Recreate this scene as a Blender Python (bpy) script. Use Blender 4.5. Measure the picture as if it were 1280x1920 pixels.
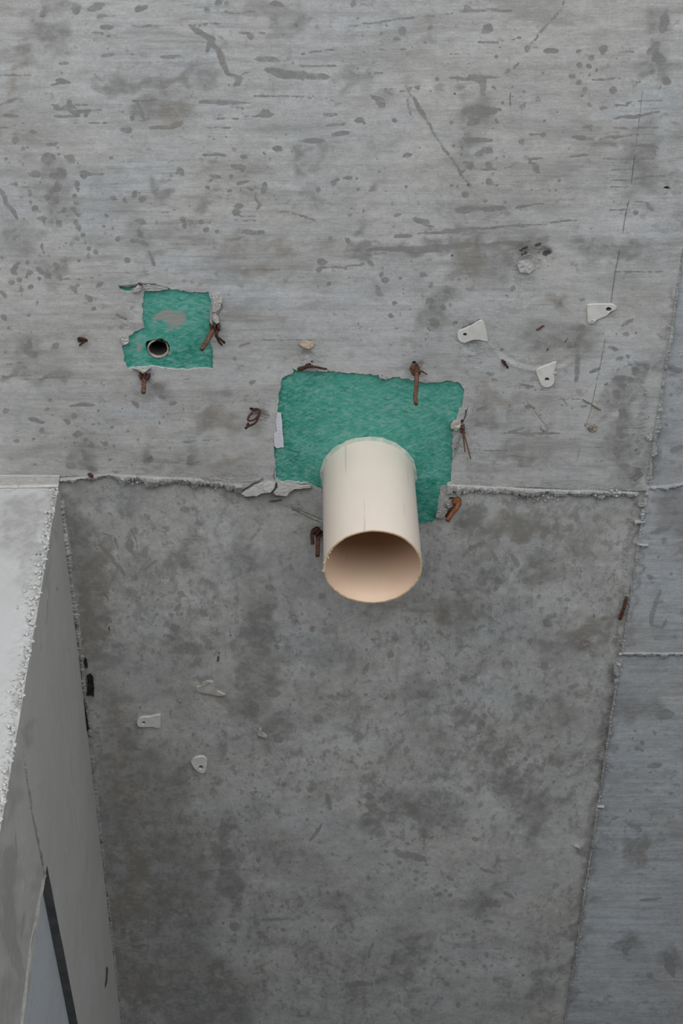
import bpy, bmesh, math, random
import numpy as np
from mathutils import Vector, Matrix, noise
from mathutils.geometry import delaunay_2d_cdt

for o in list(bpy.data.objects):
    bpy.data.objects.remove(o)
SC = bpy.context.scene
COL = SC.collection
random.seed(11)
RNG = np.random.default_rng(11)

# ------------------------------------------------------------------ camera
W, H = 1280, 1920
LENS, PITCH = 70.0, math.radians(49.5)
FPX = LENS / 36.0 * H
CAM = Vector((0.0, 0.0, 1.583))
ZC = 3.4                                   # height of the ceiling
cam_d = bpy.data.cameras.new('camera')
cam = bpy.data.objects.new('camera', cam_d)
COL.objects.link(cam)
cam_d.sensor_fit = 'VERTICAL'
cam_d.sensor_height = 36.0
cam_d.sensor_width = 24.0
cam_d.lens = LENS
cam_d.clip_start = 0.02
cam.location = CAM
cam.rotation_euler = (math.pi / 2 + PITCH, 0, 0)
SC.camera = cam

# ------------------------------------------------------------------ light
SC.view_settings.view_transform = 'Standard'
SC.view_settings.look = 'None'
SC.view_settings.gamma = 1.0
SC.view_settings.use_curve_mapping = False
SC.view_settings.exposure = 0.27
world = bpy.data.worlds.new('overcast')
SC.world = world
world.use_nodes = True
world.node_tree.nodes['Background'].inputs[0].default_value = (0.86, 0.93, 1.0, 1)
world.node_tree.nodes['Background'].inputs[1].default_value = 0.10


def area(name, loc, target, sx, sy, power, col):
    d = bpy.data.lights.new(name, 'AREA')
    d.shape = 'RECTANGLE'
    d.size, d.size_y = sx, sy
    d.energy = power
    d.color = col
    o = bpy.data.objects.new(name, d)
    COL.objects.link(o)
    o.location = loc
    o.rotation_euler = (Vector(target) - Vector(loc)).to_track_quat('-Z', 'Y').to_euler()
    return o


# the open facade behind the camera
area('daylight_facade', (0.0, -0.85, 2.05), (0.0, 2.6, 2.5), 4.4, 1.9, 80, (0.98, 0.99, 1.0))
# a window on the right hand side
area('daylight_side', (3.3, 0.9, 1.5), (0.0, 1.6, 2.6), 1.8, 1.5, 13, (0.84, 0.93, 1.0))


# ------------------------------------------------------------------ survey helpers
FWD = Vector((0, math.cos(PITCH), math.sin(PITCH)))
UPV = Vector((0, -math.sin(PITCH), math.cos(PITCH)))


def ray(u, v):
    return FWD + Vector(((u - W / 2) / FPX, 0, 0)) + UPV * ((H / 2 - v) / FPX)


def P3(u, v, h=0.0):
    """the point h millimetres under the ceiling that the photograph shows at u, v"""
    d = ray(u, v)
    t = (ZC - h * 0.001 - CAM.z) / d.z
    return CAM + d * t


def P2(u, v):
    p = P3(u, v)
    return (p.x, p.y)


def hit(u, v, p0, n):
    d = ray(u, v)
    t = (p0 - CAM).dot(n) / d.dot(n)
    return CAM + d * t


def survey(x, y):
    """plan position on the ceiling -> survey coordinates (the photograph's grid)"""
    dz = ZC - CAM.z
    dep = y * FWD.y + dz * FWD.z
    up = y * UPV.y + dz * UPV.z
    return W / 2 + FPX * x / dep, H / 2 - FPX * up / dep


# ------------------------------------------------------------------ object helpers
def tag(o, label=None, cat=None, group=None, kind=None):
    if label: o['label'] = label
    if cat: o['category'] = cat
    if group: o['group'] = group
    if kind: o['kind'] = kind
    return o


def mesh_obj(name, verts, faces, mat, parent=None, smooth=False, anchor=None):
    me = bpy.data.meshes.new(name)
    if anchor is None:
        anchor = Vector((0, 0, 0))
    anchor = Vector(anchor)
    me.from_pydata([tuple(Vector(v) - anchor) for v in verts], [], faces)
    me.update()
    if smooth:
        me.polygons.foreach_set('use_smooth', [True] * len(me.polygons))
    me.materials.append(mat)
    o = bpy.data.objects.new(name, me)
    COL.objects.link(o)
    o.location = anchor
    if parent:
        o.parent = parent
        o.location = anchor - world_loc(parent)
    return o


def world_loc(o):
    l = Vector(o.location)
    while o.parent:
        o = o.parent
        l += Vector(o.location)
    return l


def empty(name, loc, label, cat, group=None):
    o = bpy.data.objects.new(name, None)
    o.empty_display_size = 0.02
    COL.objects.link(o)
    o.location = loc
    return tag(o, label, cat, group)


class MB:
    """collects shapes for one mesh"""

    def __init__(self):
        self.v, self.f = [], []

    def add(self, v, f):
        n = len(self.v)
        self.v += [Vector(p) for p in v]
        self.f += [tuple(i + n for i in q) for q in f]
        return self

    def box(self, a, b):
        (x0, y0, z0), (x1, y1, z1) = a, b
        return self.add([(x0, y0, z0), (x1, y0, z0), (x1, y1, z0), (x0, y1, z0), (x0, y0, z1), (x1, y0, z1), (x1, y1, z1), (x0, y1, z1)],
                        [(3, 2, 1, 0), (4, 5, 6, 7), (0, 1, 5, 4), (1, 2, 6, 5), (2, 3, 7, 6), (3, 0, 4, 7)])

    def tube(self, pts, r, n=8, rough=0.0, sub=4):
        pts = [Vector(p) for p in pts]
        if len(pts) > 2 and sub > 1:                      # smooth the path
            q = []
            for i in range(len(pts) - 1):
                p0, p1, p2, p3 = pts[max(i - 1, 0)], pts[i], pts[i + 1], pts[min(i + 2, len(pts) - 1)]
                for k in range(sub):
                    t = k / sub
                    q.append(0.5 * ((2 * p1) + (p2 - p0) * t + (2 * p0 - 5 * p1 + 4 * p2 - p3) * t * t + (3 * p1 - p0 - 3 * p2 + p3) * t ** 3))
            q.append(pts[-1])
            pts = q
        elif len(pts) == 2:
            pts = [pts[0].lerp(pts[1], k / 6) for k in range(7)]
        rs = r if isinstance(r, (list, tuple)) else None
        up = Vector((0.31, 0.2, 0.93))
        v, f = [], []
        m = len(pts)
        for i, p in enumerate(pts):
            t = (pts[min(i + 1, m - 1)] - pts[max(i - 1, 0)]).normalized()
            a = t.cross(up)
            if a.length < 1e-4: a = t.cross(Vector((1, 0, 0)))
            a.normalize()
            b = t.cross(a).normalized()
            up = a.cross(t)
            rr = r if rs is None else rs[0] + (rs[1] - rs[0]) * i / (m - 1)
            for k in range(n):
                w = 2 * math.pi * k / n
                q = rr * (1 + rough * (random.random() - .5))
                v.append(p + (a * math.cos(w) + b * math.sin(w)) * q)
        for i in range(m - 1):
            for k in range(n):
                f.append((i * n + k, i * n + (k + 1) % n, (i + 1) * n + (k + 1) % n, (i + 1) * n + k))
        f.append(tuple(reversed(range(n))))
        f.append(tuple(range((m - 1) * n, m * n)))
        return self.add(v, f)

    def build(self, name, mat, parent=None, smooth=False, anchor=None):
        return mesh_obj(name, self.v, self.f, mat, parent, smooth, anchor)


def pip(x, y, poly):
    inside = np.zeros(len(x), bool)
    p = np.asarray(poly)
    x1, y1 = p[-1]
    for x2, y2 in p:
        if y1 != y2:
            c = ((y1 > y) != (y2 > y))
            if c.any():
                c &= x < (x2 - x1) * (y - y1) / (y2 - y1) + x1
            inside ^= c
        x1, y1 = x2, y2
    return inside


def ragged(pts, step, amp, closed=True, seed=0):
    """a polyline cut into short pieces and shaken: broken concrete edges"""
    r = random.Random(seed)
    out = []
    n = len(pts)
    for i in range(n if closed else n - 1):
        a, b = pts[i], pts[(i + 1) % n]
        L = math.hypot(b[0] - a[0], b[1] - a[1])
        k = max(1, int(L / step))
        for j in range(k):
            t = j / k
            s = 0 if (not closed and i == 0 and j == 0) else amp
            out.append((a[0] + (b[0] - a[0]) * t + s * (r.random() - .5) * 2, a[1] + (b[1] - a[1]) * t + s * (r.random() - .5) * 2))
    if not closed: out.append(tuple(pts[-1]))
    return out


def triangulate(points, loops, opened=()):
    """constrained triangulation of loose points + closed loops + open lines"""
    v = [Vector(p) for p in points]
    e = []
    for L, cl in [(l, True) for l in loops] + [(l, False) for l in opened]:
        n0 = len(v)
        v += [Vector(p) for p in L]
        m = len(L)
        e += [(n0 + i, n0 + (i + 1) % m) for i in range(m if cl else m - 1)]
    ov, oe, of, *_ = delaunay_2d_cdt(v, e, [], 0, 1e-7, False)
    P = np.array([(q.x, q.y) for q in ov])
    T = np.array([t for t in of if len(t) == 3], int)
    return P, T


# ------------------------------------------------------------------ materials
def new_mat(name, rough=0.9, spec=0.25):
    m = bpy.data.materials.new(name)
    m.use_nodes = True
    nt = m.node_tree
    b = nt.nodes['Principled BSDF']
    b.inputs['Roughness'].default_value = rough
    b.inputs['Specular IOR Level'].default_value = spec
    return m, nt, b


class NT:
    def __init__(self, nt):
        self.nt = nt
        self.tc = nt.nodes.new('ShaderNodeTexCoord')

    def mapped(self, sc, loc=(0, 0, 0), rot=(0, 0, 0)):
        src = self.tc.outputs['Object']
        if any(rot):
            r = self.nt.nodes.new('ShaderNodeMapping')
            r.inputs['Rotation'].default_value = rot
            self.nt.links.new(src, r.inputs[0])
            src = r.outputs[0]
        n = self.nt.nodes.new('ShaderNodeMapping')
        n.inputs['Scale'].default_value = sc
        n.inputs['Location'].default_value = loc
        self.nt.links.new(src, n.inputs[0])
        return n.outputs[0]

    def noise(self, scale, detail=4, rough=.55, sc=(1, 1, 1), loc=(0, 0, 0), dist=0.0, rot=(0, 0, 0)):
        n = self.nt.nodes.new('ShaderNodeTexNoise')
        n.inputs['Scale'].default_value = scale
        n.inputs['Detail'].default_value = detail
        n.inputs['Roughness'].default_value = rough
        n.inputs['Distortion'].default_value = dist
        self.nt.links.new(self.mapped(sc, loc, rot), n.inputs['Vector'])
        return n.outputs[0]

    def math(self, op, a, b=None, c=None, clamp=False):
        n = self.nt.nodes.new('ShaderNodeMath')
        n.operation = op
        n.use_clamp = clamp
        for i, x in enumerate((a, b, c)):
            if x is None: continue
            if isinstance(x, (int, float)): n.inputs[i].default_value = x
            else: self.nt.links.new(x, n.inputs[i])
        return n.outputs[0]

    def step(self, x, lo, hi, a=0.0, b=1.0):
        n = self.nt.nodes.new('ShaderNodeMapRange')
        n.interpolation_type = 'SMOOTHSTEP'
        self.nt.links.new(x, n.inputs['Value'])
        n.inputs['From Min'].default_value = lo
        n.inputs['From Max'].default_value = hi
        n.inputs['To Min'].default_value = a
        n.inputs['To Max'].default_value = b
        return n.outputs['Result']

    def mix(self, f, a, b, mode='MIX'):
        n = self.nt.nodes.new('ShaderNodeMix')
        n.data_type = 'RGBA'
        n.blend_type = mode
        for s, x in ((n.inputs[0], f), (n.inputs[6], a), (n.inputs[7], b)):
            if isinstance(x, (int, float)): s.default_value = x
            elif isinstance(x, tuple): s.default_value = x if len(x) == 4 else (*x, 1)
            else: self.nt.links.new(x, s)
        return n.outputs[2]

    def gray(self, x):
        n = self.nt.nodes.new('ShaderNodeCombineColor')
        for i in range(3): self.nt.links.new(x, n.inputs[i])
        return n.outputs[0]

    def attr(self, name):
        a = self.nt.nodes.new('ShaderNodeAttribute')
        a.attribute_name = name
        s = self.nt.nodes.new('ShaderNodeSeparateColor')
        self.nt.links.new(a.outputs['Color'], s.inputs[0])
        return s.outputs[0], s.outputs[1], s.outputs[2], a.outputs['Alpha']

    def bump(self, bsdf, h, strength, dist):
        b = self.nt.nodes.new('ShaderNodeBump')
        b.inputs['Distance'].default_value = dist
        if isinstance(strength, (int, float)): b.inputs['Strength'].default_value = strength
        else: self.nt.links.new(strength, b.inputs['Strength'])
        self.nt.links.new(h, b.inputs['Height'])
        prev = bsdf.inputs['Normal'].links
        if prev: self.nt.links.new(prev[0].from_socket, b.inputs['Normal'])
        self.nt.links.new(b.outputs[0], bsdf.inputs['Normal'])


def concrete(name, base, stain, warm, streak=(1.3, 13, 1), streak_amt=.5, blot=.5, blot_scale=26, blot_sc=(1, 1, 1), seed=0.0,
             mottle=.22, stain_amt=.85, wear=True, bumpy=.25, fine_streak=.1, grain=.16, cool=.5, cloud=0.0, cloud_sc=(.5, 1.5, 1)):
    m, nt, b = new_mat(name, .88, .22)
    N = NT(nt)
    L = (seed, seed * .7, seed * .3)
    ctr = lambda x, k: N.math('MULTIPLY', N.math('SUBTRACT', x, .5), k)
    add = lambda *a: a[0] if len(a) == 1 else N.math('ADD', add(*a[1:]), a[0])
    big = N.noise(3.4, 5, .62, loc=L)
    mid = N.noise(14, 7, .66, loc=L, sc=(.8, 1, 1))
    tint = N.noise(7.5, 6, .7, sc=(.7, 1.2, 1), loc=(seed + 2, 5, 1))
    col = N.mix(N.step(big, .35, .7), base, warm)
    # cool laitance / warm paste
    col = N.mix(N.math('MULTIPLY', N.step(tint, .52, .64), cool), col, (base[0] * .97, base[1] * 1.035, base[2] * 1.10))
    col = N.mix(N.math('MULTIPLY', N.step(tint, .46, .36), cool), col, (base[0] * 1.0, base[1] * .965, base[2] * .90))
    n1 = N.noise(62, 6, .72, loc=(seed + 3, 1, 2), sc=(.85, 1, 1))
    n3 = N.noise(150, 5, .72, loc=L)
    n4 = N.noise(38, 6, .70, loc=L)
    g2 = N.noise(420, 3, .6, loc=L)
    # cloudy tone and grain
    tone = add(ctr(mid, mottle * 1.8), ctr(n1, mottle * 1.3), ctr(n3, grain * 1.8), ctr(g2, grain * 1.0))
    fs = N.noise(46, 5, .68, sc=(.09, 2.6, 1), loc=L, dist=.2)
    tone = N.math('ADD', N.math('ADD', tone, ctr(fs, fine_streak * 2)), 1.0)
    col = N.mix(1.0, col, N.gray(tone), 'MULTIPLY')
    # cloudy patches of laitance and damp paste
    if cloud:
        ca = N.noise(15, 8, .74, sc=cloud_sc, loc=(seed + 6, 3, 1), dist=.25)
        cb_ = N.noise(44, 7, .74, sc=cloud_sc, loc=(seed + 7, 2, 4), dist=.25)
        col = N.mix(N.math('MULTIPLY', N.step(add(ca, ctr(n3, .25)), .50, .66), cloud), col, (stain[0] * 1.12, stain[1] * 1.12, stain[2] * 1.12))
        col = N.mix(N.math('MULTIPLY', N.step(add(cb_, ctr(n3, .3)), .52, .68), cloud * .8), col, (stain[0] * 1.15, stain[1] * 1.15, stain[2] * 1.15))
        col = N.mix(N.math('MULTIPLY', N.step(add(ca, ctr(cb_, .5)), .47, .33), cloud * .8), col, (base[0] * 1.10, base[1] * 1.12, base[2] * 1.145))
    # trowel / board streaks
    st = N.noise(9, 6, .70, sc=streak, loc=L, dist=.3)
    area_ = N.noise(3.6, 4, .55, loc=(seed + 4, 2, 0))
    sm = N.math('MULTIPLY', N.step(add(st, ctr(n3, .12)), .50, .66), N.step(area_, .40, .64))
    col = N.mix(N.math('MULTIPLY', sm, streak_amt), col, stain)
    # damp blotches, two sizes
    dens = N.noise(4.6, 4, .55, loc=(seed + 1, 7, 2))
    bl = N.noise(blot_scale, 7, .70, sc=blot_sc, loc=(seed + 9, 1, 3), dist=.3)
    lo = .60 - .1 * blot
    bm_ = N.step(add(bl, ctr(dens, .40)), lo, lo + .10)
    var = N.step(n4, .32, .66, .35, 1.0)
    col = N.mix(N.math('MULTIPLY', N.math('MULTIPLY', bm_, var), .62), col, stain)
    bl2 = N.noise(blot_scale * 3.3, 5, .66, sc=blot_sc, loc=(seed + 5, 4, 3))
    bm2 = N.step(add(bl2, ctr(dens, .30), ctr(bl, .25)), lo + .02, lo + .08)
    col = N.mix(N.math('MULTIPLY', bm2, .5), col, stain)
    pores = N.noise(230, 2, .5, loc=L)
    if wear:
        s, pale, rust, rough = N.attr('wear')
        dark, soft, blue, _ = N.attr('marks')
        f = N.math('MULTIPLY', s, add(1.0, ctr(n3, 1.5), ctr(n4, 1.3), ctr(n1, 1.1)))
        fm = N.math('MULTIPLY', N.step(f, .40, .62), N.step(add(n1, ctr(n3, .8)), .34, .62, .65, 1.0))
        col = N.mix(N.math('MULTIPLY', fm, stain_amt), col, stain)
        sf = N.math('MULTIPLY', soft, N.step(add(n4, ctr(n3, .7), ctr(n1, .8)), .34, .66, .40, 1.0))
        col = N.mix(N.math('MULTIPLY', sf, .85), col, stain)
        wb = N.math('MULTIPLY', N.math('MULTIPLY', blue, .75), N.step(add(n4, ctr(fs, .8), ctr(n1, .6)), .34, .66, .2, 1))
        col = N.mix(wb, col, (stain[0] * 1.17, stain[1] * 1.08, stain[2] * .96))
        r_ = N.math('MULTIPLY', rust, N.step(n3, .35, .65))
        col = N.mix(N.math('MULTIPLY', r_, .8), col, (.16, .10, .065))
        p_ = N.math('MULTIPLY', pale, N.step(add(n4, ctr(n3, 1.2), ctr(g2, .8)), .48, .70))
        col = N.mix(N.math('MULTIPLY', p_, .75), col, (.58, .58, .565))
        rd = N.math('MULTIPLY', rough, N.step(add(n1, ctr(n3, 1.2)), .56, .72))
        col = N.mix(N.math('MULTIPLY', rd, .5), col, (stain[0] * .6, stain[1] * .6, stain[2] * .6))
        d_ = N.step(add(dark, ctr(n3, .5), ctr(n4, .4)), .40, .66)
        col = N.mix(N.math('MULTIPLY', d_, .85), col, (.045, .043, .04))
    # small pores
    col = N.mix(N.math('MULTIPLY', N.step(pores, .69, .76), .35), col, (stain[0] * .6, stain[1] * .6, stain[2] * .6))
    nt.links.new(col, b.inputs['Base Color'])
    g = N.noise(330, 4, .6, loc=L)
    N.bump(b, N.math('ADD', N.math('MULTIPLY', g, .5), N.math('ADD', st, mid)), bumpy, .0022)
    if wear:
        cr = N.noise(130, 6, .75, loc=L, dist=.4)
        N.bump(b, cr, N.math('MULTIPLY', rough, .75), .006)
    return m


A_BASE, A_STAIN, A_WARM = (.462, .465, .467), (.236, .232, .224), (.463, .451, .430)
M_A = concrete('concrete_bright', A_BASE, A_STAIN, A_WARM, streak_amt=.5, blot=.0, blot_scale=24, seed=1.0, mottle=.40, stain_amt=.92, fine_streak=.20, grain=.42, cloud=.55)
M_B = concrete('concrete_damp', (.458, .455, .443), (.218, .213, .202), (.430, .420, .402), streak=(8, 1.6, 1), streak_amt=.4, blot=.62,
               blot_scale=26, blot_sc=(1.25, .75, 1), seed=5.0, mottle=.50, stain_amt=.72, fine_streak=.02, grain=.46, cloud=.55, cloud_sc=(1, .8, 1))
M_C = concrete('concrete_bluish', (.432, .447, .462), (.235, .238, .240), (.410, .417, .425), streak_amt=.6, blot=.2, blot_scale=22, seed=8.0, mottle=.40, fine_streak=.34, grain=.42, cloud=.5)
M_FIN = concrete('concrete_broken', (.40, .40, .39), (.22, .215, .205), (.36, .35, .335), blot=.35, blot_scale=70, seed=3.0, mottle=.45, wear=False, bumpy=.8, grain=.3)
M_LIGHT = concrete('concrete_chips', (.50, .49, .475), (.34, .33, .315), (.46, .45, .43), blot=.15, blot_scale=90, seed=2.0, mottle=.25, wear=False, bumpy=.6, grain=.22)
M_WALL_END = concrete('concrete_limewashed', (.475, .480, .480), (.31, .305, .295), (.455, .455, .445), streak=(3, 5, 3), streak_amt=.3, blot=-.1, blot_scale=18, seed=6.0,
                      mottle=.10, stain_amt=.7, fine_streak=0, grain=.08, bumpy=.12, cool=.2)
M_WALL_SIDE = concrete('concrete_smooth', (.465, .455, .430), (.32, .312, .295), (.440, .427, .402), streak=(14, .6, 14), streak_amt=.35, blot=-.5, seed=7.0,
                       mottle=.10, fine_streak=0, grain=.08, cool=.2)
M_FLOOR = concrete('concrete_floor', (.17, .17, .165), (.12, .12, .115), (.17, .165, .16), wear=False, seed=9.0)


def green_mat():
    m, nt, b = new_mat('green_fibre', .75, .3)
    N = NT(nt)
    fib = N.noise(300, 4, .6, sc=(.34, 1.0, 1), dist=.9, rot=(0, 0, .45))
    fib2 = N.noise(260, 4, .6, sc=(.38, 1.0, 1), loc=(3, 1, 0), dist=.9, rot=(0, 0, -.35))
    fib3 = N.noise(340, 3, .6, sc=(.5, .6, 1), loc=(1, 6, 0), dist=.8, rot=(0, 0, 1.2))
    mid = N.noise(70, 5, .7, sc=(.6, 1, 1))
    big = N.noise(13, 5, .6)
    s, pale, rust, rough = N.attr('wear')
    dark, soft, blue, _ = N.attr('marks')
    f = N.math('ADD', N.math('MULTIPLY', mid, .75), N.math('MULTIPLY', big, .35))
    f = N.math('ADD', f, N.math('MULTIPLY', soft, .13))
    f = N.math('ADD', f, N.math('MULTIPLY', fib3, .22))
    col = N.mix(N.step(f, .48, .86), (.009, .205, .145), (.070, .345, .272))
    col = N.mix(N.step(fib2, .42, .28, 0, .65), col, (.004, .100, .072))
    col = N.mix(N.step(N.math('ADD', fib, N.math('MULTIPLY', mid, .2)), .58, .80, 0, .75), col, (.24, .46, .41))
    col = N.mix(N.step(N.math('ADD', fib2, N.math('MULTIPLY', big, .2)), .58, .82, 0, .68), col, (.22, .44, .385))
    n4 = N.noise(70, 5, .7)
    col = N.mix(N.step(N.math('ADD', pale, N.math('MULTIPLY', N.math('SUBTRACT', n4, .5), .9)), .25, .75, 0, .92), col, (.33, .315, .295))
    nt.links.new(col, b.inputs['Base Color'])
    N.bump(b, N.math('ADD', fib, fib2), .35, .0012)
    return m


def rust_mat(name, c1, c2, rough=.8):
    m, nt, b = new_mat(name, rough, .25)
    N = NT(nt)
    n = N.noise(260, 4, .6)
    nt.links.new(N.mix(N.step(n, .38, .62), c1, c2), b.inputs['Base Color'])
    N.bump(b, n, .6, .001)
    return m


def simple(name, c1, c2, scale, rough=.6, spec=.3, sc=(1, 1, 1), bump=.2):
    m, nt, b = new_mat(name, rough, spec)
    N = NT(nt)
    n = N.noise(scale, 4, .6, sc=sc)
    nt.links.new(N.mix(N.step(n, .35, .65), c1, c2), b.inputs['Base Color'])
    if bump: N.bump(b, n, bump, .001)
    return m


M_GREEN = green_mat()
M_RUST = rust_mat('rusty_wire', (.060, .026, .017), (.135, .062, .040))
M_RUST_DARK = rust_mat('rusty_wire_dark', (.030, .014, .010), (.075, .032, .022))
M_RUST_ROD = rust_mat('rusty_rod', (.085, .040, .028), (.150, .078, .056))
M_RUST_ORANGE = rust_mat('rusty_bolt', (.12, .042, .016), (.21, .085, .038))
M_TAB = simple('white_plastic', (.70, .69, .66), (.60, .585, .55), 60, .45, .4)
M_BLACK = simple('black_tar', (.010, .010, .011), (.028, .028, .030), 120, .6, .3)
M_WOOD = simple('bare_wood', (.50, .36, .24), (.60, .50, .39), 130, .8, .2, sc=(4, .4, 1))
M_STONE = simple('pale_stone', (.52, .48, .42), (.36, .33, .29), 160, .9, .2, bump=.6)
M_PAPER = simple('printed_paper', (.62, .63, .69), (.66, .67, .72), 50, .8, .2)
M_INK = simple('grey_ink', (.38, .38, .43), (.48, .48, .53), 50, .8, .2)
M_HOLE = simple('bore_shade', (.02, .019, .017), (.035, .033, .03), 80, .7, .2)


def pvc_mat(inner):
    m, nt, b = new_mat('cream_plastic_inside' if inner else 'cream_plastic', .42, .4)
    N = NT(nt)
    n = N.noise(14, 5, .6, sc=(1, 1, .35))
    sc = N.noise(120, 3, .5, sc=(1, 1, .06))
    dirt = N.noise(30, 6, .7)
    if inner:
        c1, c2 = (.775, .595, .455), (.745, .555, .415)  # inside tinted warmer to carry bounced and transmitted light
    else:
        c1, c2 = (.735, .640, .562), (.700, .602, .522)
    col = N.mix(N.step(n, .35, .65), c1, c2)
    col = N.mix(N.step(sc, .66, .74, 0, .35), col, (.36, .32, .28))
    col = N.mix(N.step(dirt, .66, .78, 0, .35), col, (.42, .37, .32))
    nt.links.new(col, b.inputs['Base Color'])
    N.bump(b, n, .08, .002)
    return m


M_PVC, M_PVC_IN = pvc_mat(False), pvc_mat(True)
M_RIM = simple('cut_plastic_edge', (.66, .52, .36), (.56, .38, .20), 70, .7, .2)

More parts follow.
